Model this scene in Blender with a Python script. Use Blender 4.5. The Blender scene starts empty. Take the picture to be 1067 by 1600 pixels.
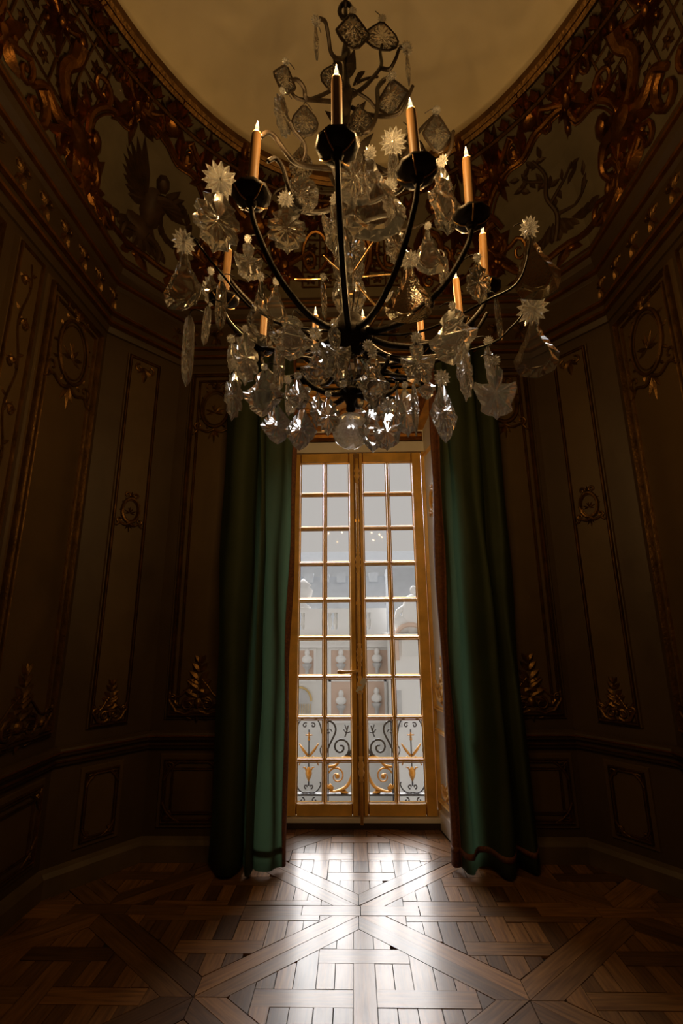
import bpy, bmesh, math, random
from mathutils import Vector, Matrix
R = math.radians
PI = math.pi
random.seed(7)
S = bpy.context.scene
C = S.collection

# ------------------------------------------------------------------ camera, sky, sun, exposure
F_PX, PX, PY = 735.0, 533.5, 800.0
CAM = Vector((0, 0, 1.5))
_p, _y, _r = R(13.8), R(1.3), R(-0.4)
FW = Vector((-math.sin(_y)*math.cos(_p), math.cos(_y)*math.cos(_p), math.sin(_p)))
_r0 = Vector((math.cos(_y), math.sin(_y), 0)); _u0 = _r0.cross(FW)
RT = _r0*math.cos(_r) + _u0*math.sin(_r); UP = _u0*math.cos(_r) - _r0*math.sin(_r)
cd = bpy.data.cameras.new('camera'); cam = bpy.data.objects.new('camera', cd); C.objects.link(cam)
cd.sensor_fit = 'VERTICAL'; cd.sensor_height = 36; cd.sensor_width = 36; cd.lens = F_PX/1600*36
cd.clip_start = .02; cd.clip_end = 300
cam.matrix_world = Matrix(((RT.x, UP.x, -FW.x, CAM.x), (RT.y, UP.y, -FW.y, CAM.y), (RT.z, UP.z, -FW.z, CAM.z), (0, 0, 0, 1)))
S.camera = cam

W = bpy.data.worlds.new('overcast_sky'); S.world = W; W.use_nodes = True
wb = W.node_tree.nodes['Background']; wb.inputs[0].default_value = (1.0, .945, .89, 1); wb.inputs[1].default_value = .54

sd = bpy.data.lights.new('soft_sun', 'SUN'); sd.energy = 10.5; sd.angle = R(58); sd.color = (1, .98, .97)
sun = bpy.data.objects.new('soft_sun', sd); C.objects.link(sun)
sun.rotation_euler = Vector((.08, -.75, -.64)).to_track_quat('-Z', 'Y').to_euler()
pd = bpy.data.lights.new('window_portal', 'AREA'); pd.shape = 'RECTANGLE'; pd.size = 1.3; pd.size_y = 3.1
pd.cycles.is_portal = True
po = bpy.data.objects.new('window_portal', pd); C.objects.link(po); po.location = (.045, 4.22, 1.6); po.rotation_euler = (R(-90), 0, 0)

vs = S.view_settings; vs.view_transform = 'Standard'; vs.look = 'None'; vs.exposure = 0.0; vs.gamma = 1.0; vs.use_curve_mapping = False

CANDLE_W = 4.2        # each candle flame, watts

def at(px, py, Y):
    d = FW + RT*((px-PX)/F_PX) - UP*((py-PY)/F_PX)
    return CAM + d*(Y/d.y)

# ------------------------------------------------------------------ materials
M = {}
def mat(name, col, rough=.6, metal=0., var=.15, scale=6., bump=0., bscale=40., **kw):
    m = bpy.data.materials.new(name); m.use_nodes = True; nt = m.node_tree; n = nt.nodes; l = nt.links
    b = n['Principled BSDF']; b.inputs['Roughness'].default_value = rough; b.inputs['Metallic'].default_value = metal
    for k, v in kw.items(): b.inputs[k.replace('_', ' ')].default_value = v
    tc = n.new('ShaderNodeTexCoord')
    nz = n.new('ShaderNodeTexNoise'); nz.inputs['Scale'].default_value = scale; nz.inputs['Detail'].default_value = 4
    l.new(tc.outputs['Object'], nz.inputs['Vector'])
    cr = n.new('ShaderNodeValToRGB'); e = cr.color_ramp.elements
    e[0].position = .3; e[1].position = .7
    e[0].color = (*[c*(1-var) for c in col], 1); e[1].color = (*[min(1, c*(1+var)) for c in col], 1)
    l.new(nz.outputs['Fac'], cr.inputs[0]); l.new(cr.outputs[0], b.inputs['Base Color'])
    if bump:
        nb = n.new('ShaderNodeTexNoise'); nb.inputs['Scale'].default_value = bscale; nb.inputs['Detail'].default_value = 3
        l.new(tc.outputs['Object'], nb.inputs['Vector'])
        bp = n.new('ShaderNodeBump'); bp.inputs['Strength'].default_value = bump; bp.inputs['Distance'].default_value = .01
        l.new(nb.outputs['Fac'], bp.inputs['Height']); l.new(bp.outputs[0], b.inputs['Normal'])
    M[name] = m; return m
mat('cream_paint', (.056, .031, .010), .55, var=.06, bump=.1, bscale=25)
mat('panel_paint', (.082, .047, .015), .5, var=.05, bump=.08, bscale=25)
mat('reveal_paint', (.80, .76, .68), .5, var=.04)
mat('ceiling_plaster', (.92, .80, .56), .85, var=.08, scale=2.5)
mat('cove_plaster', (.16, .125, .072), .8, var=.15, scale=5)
mat('gilding', (.27, .115, .026), .36, .9, var=.3, scale=14, bump=.25, bscale=60)
mat('dark_gilding', (.15, .075, .021), .42, .85, var=.35, scale=12, bump=.3, bscale=60)  # darker, duller copy of the gilding
mat('dark_bronze', (.022, .014, .008), .45, .5, var=.3, scale=20, bump=.15, bscale=90)
mat('brass_wire', (.55, .33, .12), .3, .9, var=.2)
mat('wax', (.30, .155, .055), .5, var=.06, Subsurface_Weight=.0)
mat('wick', (.03, .02, .015), .8)
mat('window_wood', (.74, .42, .080), .42, var=.18, scale=9, bump=.12, bscale=30)
mat('bolt_gold', (.92, .52, .14), .35, .0, var=.2, scale=12)
mat('astragal_wood', (.26, .13, .03), .45, var=.2, scale=9)
mat('window_gilt', (.66, .36, .09), .35, .6, var=.2, scale=12)
mat('dark_step', (.045, .028, .018), .5, var=.2)
mat('skirting_wood', (.10, .065, .035), .5, var=.2)
mat('curtain_cloth', (.040, .046, .015), .75, var=.10, scale=9, bump=.15, bscale=120)
def see_through(m, col, fac):       # thin silk lets some daylight through
    nt = m.node_tree; n = nt.nodes; b = n['Principled BSDF']; t = n.new('ShaderNodeBsdfTranslucent'); t.inputs[0].default_value = (*col, 1)
    mx = n.new('ShaderNodeMixShader'); mx.inputs[0].default_value = fac; nt.links.new(b.outputs[0], mx.inputs[1]); nt.links.new(t.outputs[0], mx.inputs[2]); nt.links.new(mx.outputs[0], n['Material Output'].inputs[0])
see_through(M['curtain_cloth'], (.44, .60, .43), .4)
mat('braid', (.13, .042, .013), .7, var=.4, scale=60, bump=.4, bscale=140)
mat('iron', (.035, .035, .042), .45, .5, var=.2)
mat('rail_gold', (.36, .18, .035), .4, .5, var=.2)
mat('brown_relief', (.07, .036, .013), .6, .3, var=.3, scale=14)
mat('stone_pale', (.88, .86, .82), .9, var=.03, scale=1)  # courtyard stone, brick and slate: haze and overexposure put into washed colours
mat('stone_white', (.95, .93, .90), .9, var=.02, scale=1)
mat('brick_pink', (.80, .60, .48), .9, var=.05, scale=3)
mat('slate_pale', (.58, .61, .65), .9, var=.05, scale=3)
mat('facade_glass', (.62, .61, .60), .3, var=.1, scale=2)
mat('facade_gold', (.75, .52, .2), .5, var=.2, scale=4)
mat('courtyard_stone', (.36, .35, .33), .9, var=.06, scale=1)
mat('ground_dark', (.02, .014, .009), .8)
mat('paper', (.7, .68, .64), .7, var=.03)

def glass(name, col=(1, 1, 1), rough=0.0, ior=1.52):
    m = bpy.data.materials.new(name); m.use_nodes = True; b = m.node_tree.nodes['Principled BSDF']
    b.inputs['Base Color'].default_value = (*col, 1); b.inputs['Roughness'].default_value = rough
    b.inputs['Transmission Weight'].default_value = 1; b.inputs['IOR'].default_value = ior
    nz = m.node_tree.nodes.new('ShaderNodeTexNoise'); nz.inputs['Scale'].default_value = 25
    bp = m.node_tree.nodes.new('ShaderNodeBump'); bp.inputs['Strength'].default_value = .06; bp.inputs['Distance'].default_value = .01
    m.node_tree.links.new(nz.outputs['Fac'], bp.inputs['Height']); m.node_tree.links.new(bp.outputs[0], b.inputs['Normal'])
    M[name] = m
glass('smoky_crystal', (.78, .72, .62), .03, 1.5)
def milky_glass(name, mix, rough=.03):  # milky mix puts the window's silvery gleam into clear cut glass
    m = bpy.data.materials.new(name); m.use_nodes = True; nt = m.node_tree; n = nt.nodes; l = nt.links; b = n['Principled BSDF']
    b.inputs['Base Color'].default_value = (.97, .97, .98, 1); b.inputs['Roughness'].default_value = rough; b.inputs['Transmission Weight'].default_value = 1; b.inputs['IOR'].default_value = 1.55
    nz = n.new('ShaderNodeTexNoise'); nz.inputs['Scale'].default_value = 9
    t = n.new('ShaderNodeBsdfTranslucent'); t.inputs[0].default_value = (.9, .88, .85, 1); g = n.new('ShaderNodeBsdfGlossy'); g.inputs[0].default_value = (.85, .84, .82, 1); g.inputs['Roughness'].default_value = .14
    m1 = n.new('ShaderNodeMixShader'); l.new(nz.outputs['Fac'], m1.inputs[0]); l.new(t.outputs[0], m1.inputs[1]); l.new(g.outputs[0], m1.inputs[2])
    m2 = n.new('ShaderNodeMixShader'); m2.inputs[0].default_value = mix; l.new(b.outputs[0], m2.inputs[1]); l.new(m1.outputs[0], m2.inputs[2])
    l.new(m2.outputs[0], n['Material Output'].inputs[0]); M[name] = m
milky_glass('rosette_glass', .24); milky_glass('crystal', .02); milky_glass('lit_crystal', .13); milky_glass('ball_glass', .6)
def pane_mat():
    m = bpy.data.materials.new('pane_glass'); m.use_nodes = True; nt = m.node_tree; n = nt.nodes
    n.remove(n['Principled BSDF']); out = n['Material Output']
    t = n.new('ShaderNodeBsdfTransparent'); t.inputs[0].default_value = (.95, .95, .95, 1)
    g = n.new('ShaderNodeBsdfGlossy'); g.inputs['Roughness'].default_value = .02
    fr = n.new('ShaderNodeFresnel'); fr.inputs[0].default_value = 1.2
    mx = n.new('ShaderNodeMixShader'); nt.links.new(fr.outputs[0], mx.inputs[0]); nt.links.new(t.outputs[0], mx.inputs[1]); nt.links.new(g.outputs[0], mx.inputs[2])
    nt.links.new(mx.outputs[0], out.inputs[0]); M['pane_glass'] = m
pane_mat()
def flame_mat():
    m = bpy.data.materials.new('flame'); m.use_nodes = True; nt = m.node_tree; n = nt.nodes; b = n['Principled BSDF']
    tc = n.new('ShaderNodeTexCoord'); sp = n.new('ShaderNodeSeparateXYZ'); cr = n.new('ShaderNodeValToRGB')
    nt.links.new(tc.outputs['Generated'], sp.inputs[0]); nt.links.new(sp.outputs[2], cr.inputs[0])
    e = cr.color_ramp.elements; e[0].color = (.95, .42, .12, 1); e[1].color = (1, .50, .16, 1); k = e.new(.45); k.color = (1, .86, .55, 1)
    b.inputs['Base Color'].default_value = (0, 0, 0, 1); b.inputs['Roughness'].default_value = 1
    nt.links.new(cr.outputs[0], b.inputs['Emission Color']); b.inputs['Emission Strength'].default_value = 1.3; M['flame'] = m
flame_mat()
def wood_mat():
    m = bpy.data.materials.new('oak_plank'); m.use_nodes = True; nt = m.node_tree; n = nt.nodes; l = nt.links; b = n['Principled BSDF']
    tc = n.new('ShaderNodeTexCoord'); oi = n.new('ShaderNodeObjectInfo'); ge = n.new('ShaderNodeNewGeometry')
    at_ = n.new('ShaderNodeAttribute'); at_.attribute_name = 'grain'
    mp = n.new('ShaderNodeMapping'); l.new(at_.outputs['Vector'], mp.inputs[0]); mp.inputs['Scale'].default_value = (3, 45, 3)
    ad = n.new('ShaderNodeMath'); ad.operation = 'ADD'; l.new(oi.outputs['Random'], ad.inputs[0]); l.new(ge.outputs['Random Per Island'], ad.inputs[1])
    fr = n.new('ShaderNodeMath'); fr.operation = 'FRACT'; l.new(ad.outputs[0], fr.inputs[0])
    cx = n.new('ShaderNodeCombineXYZ'); ml = n.new('ShaderNodeMath'); ml.operation = 'MULTIPLY'; ml.inputs[1].default_value = 37; l.new(fr.outputs[0], ml.inputs[0])
    l.new(ml.outputs[0], cx.inputs[0]); l.new(ml.outputs[0], cx.inputs[1]); l.new(cx.outputs[0], mp.inputs['Location'])
    nz = n.new('ShaderNodeTexNoise'); nz.inputs['Scale'].default_value = 1.6; nz.inputs['Detail'].default_value = 6; nz.inputs['Distortion'].default_value = .6
    l.new(mp.outputs[0], nz.inputs['Vector'])
    cr = n.new('ShaderNodeValToRGB'); e = cr.color_ramp.elements; e[0].position = .25; e[1].position = .8
    e[0].color = (.09, .037, .010, 1); e[1].color = (.30, .148, .046, 1); l.new(nz.outputs['Fac'], cr.inputs[0])
    c2 = n.new('ShaderNodeValToRGB'); e = c2.color_ramp.elements; e[0].color = (.42, .38, .34, 1); e[1].color = (1.35, 1.25, 1.12, 1); k = e.new(.45); k.color = (.85, .82, .78, 1)
    l.new(fr.outputs[0], c2.inputs[0])
    mx = n.new('ShaderNodeMix'); mx.data_type = 'RGBA'; mx.blend_type = 'MULTIPLY'; mx.inputs[0].default_value = 1
    l.new(cr.outputs[0], mx.inputs[6]); l.new(c2.outputs[0], mx.inputs[7]); l.new(mx.outputs[2], b.inputs['Base Color'])
    b.inputs['Roughness'].default_value = .45; b.inputs['Coat Weight'].default_value = .75; b.inputs['Coat IOR'].default_value = 1.5; b.inputs['Coat Roughness'].default_value = .24
    n2 = n.new('ShaderNodeTexNoise'); n2.inputs['Scale'].default_value = 7; n2.inputs['Detail'].default_value = 5; l.new(tc.outputs['Object'], n2.inputs['Vector'])
    mr = n.new('ShaderNodeMapRange'); mr.inputs['To Min'].default_value = .16; mr.inputs['To Max'].default_value = .30; l.new(n2.outputs['Fac'], mr.inputs[0]); l.new(mr.outputs[0], b.inputs['Coat Roughness'])
    bp = n.new('ShaderNodeBump'); bp.inputs['Strength'].default_value = .12; bp.inputs['Distance'].default_value = .004; l.new(nz.outputs['Fac'], bp.inputs['Height']); l.new(bp.outputs[0], b.inputs['Normal'])
    M['oak_plank'] = m
wood_mat()

# ------------------------------------------------------------------ mesh helpers
class MB:
    def __init__(s): s.v = []; s.f = []
    def add(s, vs, fs):
        o = len(s.v); s.v += [tuple(p) for p in vs]; s.f += [tuple(i+o for i in f) for f in fs]
    def box(s, a, b):
        (x0, y0, z0), (x1, y1, z1) = a, b
        s.add([(x0, y0, z0), (x1, y0, z0), (x1, y1, z0), (x0, y1, z0), (x0, y0, z1), (x1, y0, z1), (x1, y1, z1), (x0, y1, z1)],
              [(0, 3, 2, 1), (4, 5, 6, 7), (0, 1, 5, 4), (1, 2, 6, 5), (2, 3, 7, 6), (3, 0, 4, 7)])
    def tube(s, pts, rad, n=8, flat=1., closed=False):
        pts = [Vector(p) for p in pts]; k = len(pts)
        if isinstance(rad, (int, float)): rad = [rad]*k
        vs = []; ref = None
        for i, p in enumerate(pts):
            a = pts[(i-1) % k] if (closed or i > 0) else p; b = pts[(i+1) % k] if (closed or i < k-1) else p
            t = (b-a); t = t.normalized() if t.length > 1e-9 else Vector((0, 0, 1))
            if ref is None:
                ref = t.cross(Vector((0, 0, 1)))
                if ref.length < .1: ref = t.cross(Vector((0, 1, 0)))
            ref = (ref - t*ref.dot(t)); ref = ref.normalized() if ref.length > 1e-9 else t.orthogonal().normalized()
            q = t.cross(ref)
            for j in range(n):
                an = 2*PI*j/n; vs.append(p + ref*math.cos(an)*rad[i] + q*math.sin(an)*rad[i]*flat)
        fs = []
        for i in range(k if closed else k-1):
            i2 = (i+1) % k
            for j in range(n):
                j2 = (j+1) % n; fs.append((i*n+j, i*n+j2, i2*n+j2, i2*n+j))
        if not closed: fs.append(tuple(range(n-1, -1, -1))); fs.append(tuple((k-1)*n+j for j in range(n)))
        s.add(vs, fs)
    def lathe(s, prof, c=(0, 0, 0), n=20, lobes=0, amp=0.):
        vs = []; fs = []
        for r, z in prof:
            for j in range(n):
                a = 2*PI*j/n; q = r*(1+amp*math.cos(lobes*a)) if lobes else r
                vs.append((c[0]+q*math.cos(a), c[1]+q*math.sin(a), c[2]+z))
        for i in range(len(prof)-1):
            for j in range(n):
                j2 = (j+1) % n; fs.append((i*n+j, i*n+j2, (i+1)*n+j2, (i+1)*n+j))
        if prof[0][0] > 1e-4: fs.append(tuple(range(n-1, -1, -1)))
        if prof[-1][0] > 1e-4: fs.append(tuple((len(prof)-1)*n+j for j in range(n)))
        s.add(vs, fs)
    def ball(s, c, r, nu=8, nv=5, mtx=None):
        r = (r, r, r) if isinstance(r, (int, float)) else r; vs = []; fs = []
        for i in range(nv+1):
            t = PI*i/nv
            for j in range(nu):
                a = 2*PI*j/nu; p = Vector((r[0]*math.sin(t)*math.cos(a), r[1]*math.sin(t)*math.sin(a), r[2]*math.cos(t)))
                if mtx: p = mtx @ p
                vs.append(p+Vector(c))
        for i in range(nv):
            for j in range(nu):
                j2 = (j+1) % nu; fs.append((i*nu+j, (i+1)*nu+j, (i+1)*nu+j2, i*nu+j2))
        s.add(vs, fs)
    def prism(s, pts, y0, y1):      # outline in the x-z plane, extruded along y
        n = len(pts); s.add([(x, y0, z) for x, z in pts]+[(x, y1, z) for x, z in pts],
            [tuple(range(n)), tuple(range(2*n-1, n-1, -1))]+[(i, i+n, (i+1) % n+n, (i+1) % n) for i in range(n)])
    def build(s, name, m, parent=None, smooth=False, loc=None, mtx=None, kind=None, clean=True):
        me = bpy.data.meshes.new(name); me.from_pydata(s.v, [], s.f); me.update()
        bm = bmesh.new(); bm.from_mesh(me)
        if clean: bmesh.ops.remove_doubles(bm, verts=bm.verts, dist=1e-5); bmesh.ops.recalc_face_normals(bm, faces=bm.faces)
        bm.to_mesh(me); bm.free()
        if smooth:
            for p in me.polygons: p.use_smooth = True
        elif m in ('gilding', 'dark_gilding', 'brown_relief', 'bolt_gold', 'rail_gold'):
            for p in me.polygons: p.use_smooth = True
            me.set_sharp_from_angle(angle=R(38))
        me.materials.append(M[m]); o = bpy.data.objects.new(name, me); C.objects.link(o)
        if mtx is not None: o.matrix_world = mtx
        elif loc is not None: o.location = loc
        if parent is not None: o.parent = parent
        if kind: o['kind'] = kind
        return o
def empty(name, loc=(0, 0, 0)):
    o = bpy.data.objects.new(name, None); C.objects.link(o); o.location = loc; o.empty_display_size = .05; return o
def tag(o, label, cat=None, group=None, kind=None):
    if label: o['label'] = label
    if cat: o['category'] = cat
    if group: o['group'] = group
    if kind: o['kind'] = kind
    return o
def copy_of(o, parent, mtx):
    c = o.copy(); C.objects.link(c); c.parent = parent; c.matrix_local = mtx; return c
def smooth_path(P, k=6):
    P = [Vector(p) for p in P]; out = []
    for i in range(len(P)-1):
        a = P[i-1] if i else P[i]; b, c = P[i], P[i+1]; d = P[i+2] if i+2 < len(P) else c
        for j in range(k):
            t = j/k; out.append(.5*((2*b)+(c-a)*t+(2*a-5*b+4*c-d)*t*t+(3*b-a-3*c+d)*t**3))
    out.append(P[-1]); return out
def spiral(cx, cz, r0, r1, a0, turns, n=14):    # 2-D scroll, a in degrees
    return [(cx+(r0+(r1-r0)*i/n)*math.cos(R(a0+360*turns*i/n)), cz+(r0+(r1-r0)*i/n)*math.sin(R(a0+360*turns*i/n))) for i in range(n+1)]

# ornament pieces drawn in a surface's own (u, v) coordinates; fm(u, v, n) gives the point in space
def o_tube(mb, fm, pts, r, n=8, lift=.6, taper=True):
    if len(pts) < 8: pts = [(p.x, p.y) for p in smooth_path([(a, b, 0) for a, b in pts], 4)]
    k = len(pts)-1
    rr = [r*(1-.55*i/k) if taper else r for i in range(k+1)]
    mb.tube([fm(p[0], p[1], rr[i]*lift) for i, p in enumerate(pts)], rr, n)
def o_leaf(mb, fm, u, v, ang, L, w, h):
    ca, sa = math.cos(R(ang)), math.sin(R(ang)); P = [(0, 0), (.18, .55), (.45, 1), (.72, .62), (1, 0), (.72, -.62), (.45, -1), (.18, -.55)]
    vs = [fm(u+ca*a*L-sa*b*w/2, v+sa*a*L+ca*b*w/2, .0) for a, b in P]
    vs += [fm(u+ca*a*L, v+sa*a*L, h*q) for a, q in ((.12, .7), (.45, 1), (.85, .6))]
    mb.add(vs, [(0, 1, 8), (1, 2, 9, 8), (2, 3, 10, 9), (3, 4, 10), (4, 5, 10), (5, 6, 9, 10), (6, 7, 8, 9), (7, 0, 8)])
def o_ring(mb, fm, u, v, ru, rv, r, n=20, a0=0, a1=360):
    full = (a1-a0) >= 360; k = n if full else n+1
    mb.tube([fm(u+ru*math.cos(R(a0+(a1-a0)*i/n)), v+rv*math.sin(R(a0+(a1-a0)*i/n)), r*.6) for i in range(k)], r, 6, closed=full)
def o_boss(mb, fm, u, v, ru, rv, h, n=8):
    vs = [fm(u+ru*math.cos(2*PI*i/n), v+rv*math.sin(2*PI*i/n), 0) for i in range(n)]+[fm(u+.6*ru*math.cos(2*PI*i/n), v+.6*rv*math.sin(2*PI*i/n), h*.75) for i in range(n)]+[fm(u, v, h)]
    mb.add(vs, [(i, (i+1) % n, n+(i+1) % n, n+i) for i in range(n)]+[(n+i, n+(i+1) % n, 2*n) for i in range(n)])

# ------------------------------------------------------------------ room plan
XL, XR, YB, YF = -1.84, 1.92, 3.58, -1.5
PLAN = [(XR, 3.10), (1.53, YB), (-1.45, YB), (XL, 3.10), (XL, -1.10), (-1.45, YF), (1.53, YF), (XR, -1.10)]
ZC0, ZC1, ZRIM = 3.70, 4.22, 4.90
OX0, OX1 = -.66, .75            # window recess at the wall plane
DX0, DX1 = -.575, .655            # recess at the window
YD = 4.10
ZSOF = 3.26

class WallFrame:
    def __init__(s, a, b):
        s.a = Vector((a[0], a[1])); d = Vector((b[0]-a[0], b[1]-a[1])); s.L = d.length; s.d = d/s.L; s.n = Vector((-s.d.y, s.d.x))
    def __call__(s, u, z, n=0.):
        p = s.a + s.d*u + s.n*n; return Vector((p.x, p.y, z))
def slab(fm, u0, u1, z0, z1, n0, n1, bev=0.):
    mb = MB()
    vs = [fm(u, z, n0) for u, z in ((u0, z0), (u1, z0), (u1, z1), (u0, z1))]+[fm(u, z, n1) for u, z in ((u0+bev, z0+bev), (u1-bev, z0+bev), (u1-bev, z1-bev), (u0+bev, z1-bev))]
    mb.add(vs, [(0, 3, 2, 1), (4, 5, 6, 7)]+[(i, (i+1) % 4, 4+(i+1) % 4, 4+i) for i in range(4)]); return mb
def frame(fm, u0, u1, z0, z1, w, h, prof=None, n0=0.):
    prof = prof or [(0, 0), (.06, .6), (.25, 1), (.42, .55), (.6, .55), (.78, .85), (.92, .4), (1, 0)]
    vs = []; k = len(prof)
    for i in range(4):
        for a, b in prof:
            o = a*w; vs.append(fm([u0+o, u1-o, u1-o, u0+o][i], [z0+o, z0+o, z1-o, z1-o][i], n0+b*h))
    fs = []
    for i in range(4):
        j = (i+1) % 4
        for q in range(k-1): fs.append((i*k+q, j*k+q, j*k+q+1, i*k+q+1))
    mb = MB(); mb.add(vs, fs); return mb
def strip(fm, u0, u1, prof, closed=True):      # prof: (z, n) along the whole length
    mb = MB(); k = len(prof); vs = [fm(u0, z, n) for z, n in prof]+[fm(u1, z, n) for z, n in prof]
    mb.add(vs, [(i, i+1, k+i+1, k+i) for i in range(k-1)]+[tuple(range(k)), tuple(range(2*k-1, k-1, -1)), (0, k, 2*k-1, k-1)]); return mb

# ------------------------------------------------------------------ floor
NAVE = .70; HY = .58; PCX, PCY = .01, 2.385
FLOORPOLY = [(XL+.01, YF+.01), (XR-.01, YF+.01), (XR-.01, 3.10), (1.53, YB-.01), (OX1-.015, YB-.01), (DX1-.015, 4.07), (DX0+.015, 4.07), (OX0+.015, YB-.01), (-1.45, YB-.01), (XL+.01, 3.10)]
def clip(poly, a, b, c):    # keep a*x+b*y<=c
    out = []
    for i in range(len(poly)):
        p, q = poly[i], poly[(i+1) % len(poly)]; dp, dq = a*p[0]+b*p[1]-c, a*q[0]+b*q[1]-c
        if dp <= 0: out.append(p)
        if dp*dq < 0: t = dp/(dp-dq); out.append((p[0]+(q[0]-p[0])*t, p[1]+(q[1]-p[1])*t))
    return out
def area(p): return abs(sum(p[i][0]*p[(i+1) % len(p)][1]-p[(i+1) % len(p)][0]*p[i][1] for i in range(len(p))))/2
def rect(x0, x1, y0, y1): return [(x0, y0), (x1, y0), (x1, y1), (x0, y1)]
def panel_pieces(hx, hy):
    """the boards of one framed lozenge panel: (outline, grain angle)"""
    out = []; fr = .80                      # share of the half diagonal taken by the field
    V = [(hx, 0), (0, hy), (-hx, 0), (0, -hy)]; Q = [(x*fr, y*fr) for x, y in V]
    for i in range(4):
        j = (i+1) % 4; m = .5
        mid = lambda p, q: (p[0]*(1-m)+q[0]*m, p[1]*(1-m)+q[1]*m)
        out.append(([V[i], V[j], Q[j], Q[i]], math.atan2(V[j][1]-V[i][1], V[j][0]-V[i][0])))
    P, w = .26, .098
    def inner(poly):
        for sx in (1, -1):
            for sy in (1, -1): poly = clip(poly, sx/(hx*fr), sy/(hy*fr), 1) if poly else poly
        return poly
    for i in range(-3, 4):
        for j in range(-3, 4):
            x, y = i*P+.02, j*P
            if (i+j) % 2 == 0: out.append((inner(rect(x-w/2, x+w/2, y-P+w/2, y+P-w/2)), PI/2))
            else: out.append((inner(rect(x-P+w/2, x+P-w/2, y-w/2, y+w/2)), 0))
            cx, cy = x+P/2, y+P/2; c = (P-w)/2
            if (i+j) % 2 == 0:
                out.append((inner(rect(cx-c, cx, cy-c, cy+c)), PI/2)); out.append((inner(rect(cx, cx+c, cy-c, cy+c)), PI/2))
            else: out.append((inner(rect(cx-c, cx, cy-c, cy+c)), PI/2)); out.append((inner(rect(cx, cx+c, cy-c, cy+c)), PI/2))
    return [(p, g) for p, g in out if p and area(p) > .0012]
def board(mb, poly, grain, z=0., gap=.0016, attr=None):
    n = len(poly); cx = sum(p[0] for p in poly)/n; cy = sum(p[1] for p in poly)/n
    sgn = sum(poly[i][0]*poly[(i+1) % n][1]-poly[(i+1) % n][0]*poly[i][1] for i in range(n))
    if sgn < 0: poly = poly[::-1]
    def shrink(d):
        res = list(poly)
        for i in range(n):
            p, q = poly[i], poly[(i+1) % n]; l = math.hypot(q[0]-p[0], q[1]-p[1])
            if l < 1e-6: continue
            nx, ny = (q[1]-p[1])/l, -(q[0]-p[0])/l; res = clip(res, nx, ny, nx*p[0]+ny*p[1]-d)
            if not res: return None
        return res
    top = shrink(gap)
    if not top or area(top) < .0004: return False
    m = len(top); o = len(mb.v)
    mb.v += [(x, y, z) for x, y in top]+[(x, y, z-.012) for x, y in top]
    mb.f += [tuple(o+i for i in range(m))]+[(o+i, o+m+i, o+m+(i+1) % m, o+(i+1) % m) for i in range(m)]
    ca, sa = math.cos(grain), math.sin(grain)
    for _ in range(2):
        for x, y in top: attr.append((x*ca+y*sa, -x*sa+y*ca, 0))
    return True
def set_grain(o, attr):
    a = o.data.attributes.new('grain', 'FLOAT_VECTOR', 'POINT')
    for i, v in enumerate(attr): a.data[i].vector = v
mb = MB(); mb.box((XL-.1, YF-.1, -.12), (XR+.1, 4.3, -.010)); floor = mb.build('floor', 'ground_dark', kind='structure')
allp = []
protos = panel_pieces(NAVE, HY)
for row in range(-4, 2):
    for half in (0, 1):
        for i in range(-3, 4):
            cx = PCX+2*NAVE*i+half*NAVE; cy = PCY+2*HY*row+half*HY
            if row == 1 or (row == 0 and half == 1): cy += .10 if (row == 1) else .0
            if cy > 3.3: continue
            for p, g in protos:
                allp.append(([(x+cx, y+cy) for x, y in p], g, 0))
YS = PCY+HY                                     # the plain board across the room at the panels' tips
field = []
for p, g, z in allp:
    p = clip(p, 0, 1, YS)
    if p: field.append((p, g))
for k in range(12): field.append((rect(-1.9+k*.32+.0, -1.9+(k+1)*.32, YS, YS+.09), 0))
for i in range(-2, 3):                          # second field towards the window
    cx = PCX+2*NAVE*i; cy = YS+.09+HY
    for cx2, cy2 in ((cx, cy), (cx+NAVE, cy+HY), (cx+NAVE, cy-HY)):
        for p, g in protos:
            p = clip([(x+cx2, y+cy2) for x, y in p], 0, -1, -(YS+.09))
            if p: field.append((p, g))
def split_floor(p):
    p1 = clip(p, 0, 1, YB-.01)
    for a, b in (((XR-.01, 3.10), (1.53, YB-.01)), ((-1.45, YB-.01), (XL+.01, 3.10))):
        if p1:
            nx, ny = (b[1]-a[1]), -(b[0]-a[0]); p1 = clip(p1, nx, ny, nx*a[0]+ny*a[1])
    for a, b, c in ((1, 0, XR-.01), (-1, 0, -XL-.01), (0, -1, -YF-.01)):
        if p1: p1 = clip(p1, a, b, c)
    p2 = clip(p, 0, -1, -(YB-.01))
    for a, b, c in ((0, 1, 4.07),):
        if p2: p2 = clip(p2, a, b, c)
    if p2:
        for a, b in (((OX1-.02, YB-.01), (DX1-.02, 4.07)), ((DX0+.02, 4.07), (OX0+.02, YB-.01))):
            nx, ny = (b[1]-a[1]), -(b[0]-a[0])
            if p2: p2 = clip(p2, nx, ny, nx*a[0]+ny*a[1])
    return [q for q in (p1, p2) if q and area(q) > .0006]
boards = [(q, g) for p, g in field for q in split_floor(p)]
def seen_size(p):
    n = len(p); cx = sum(q[0] for q in p)/n; cy = sum(q[1] for q in p)/n
    d = Vector((cx, cy, 0))-CAM; z = d.dot(FW)
    if z < .3: return 0
    u = d.dot(RT)/z*F_PX+PX; v = PY-d.dot(UP)/z*F_PX
    if u < -40 or u > 1107 or v > 1640: return 0
    return area(p)/z**3
boards.sort(key=lambda b: -seen_size(b[0]))
for q, g in boards[:300]:
    mb = MB(); att = []
    if board(mb, q, g, random.uniform(-.0012, .0012), random.uniform(.0011, .0026), att):
        o = mb.build('plank', 'oak_plank', floor, clean=False); set_grain(o, att)
mb = MB(); att = []
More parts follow.
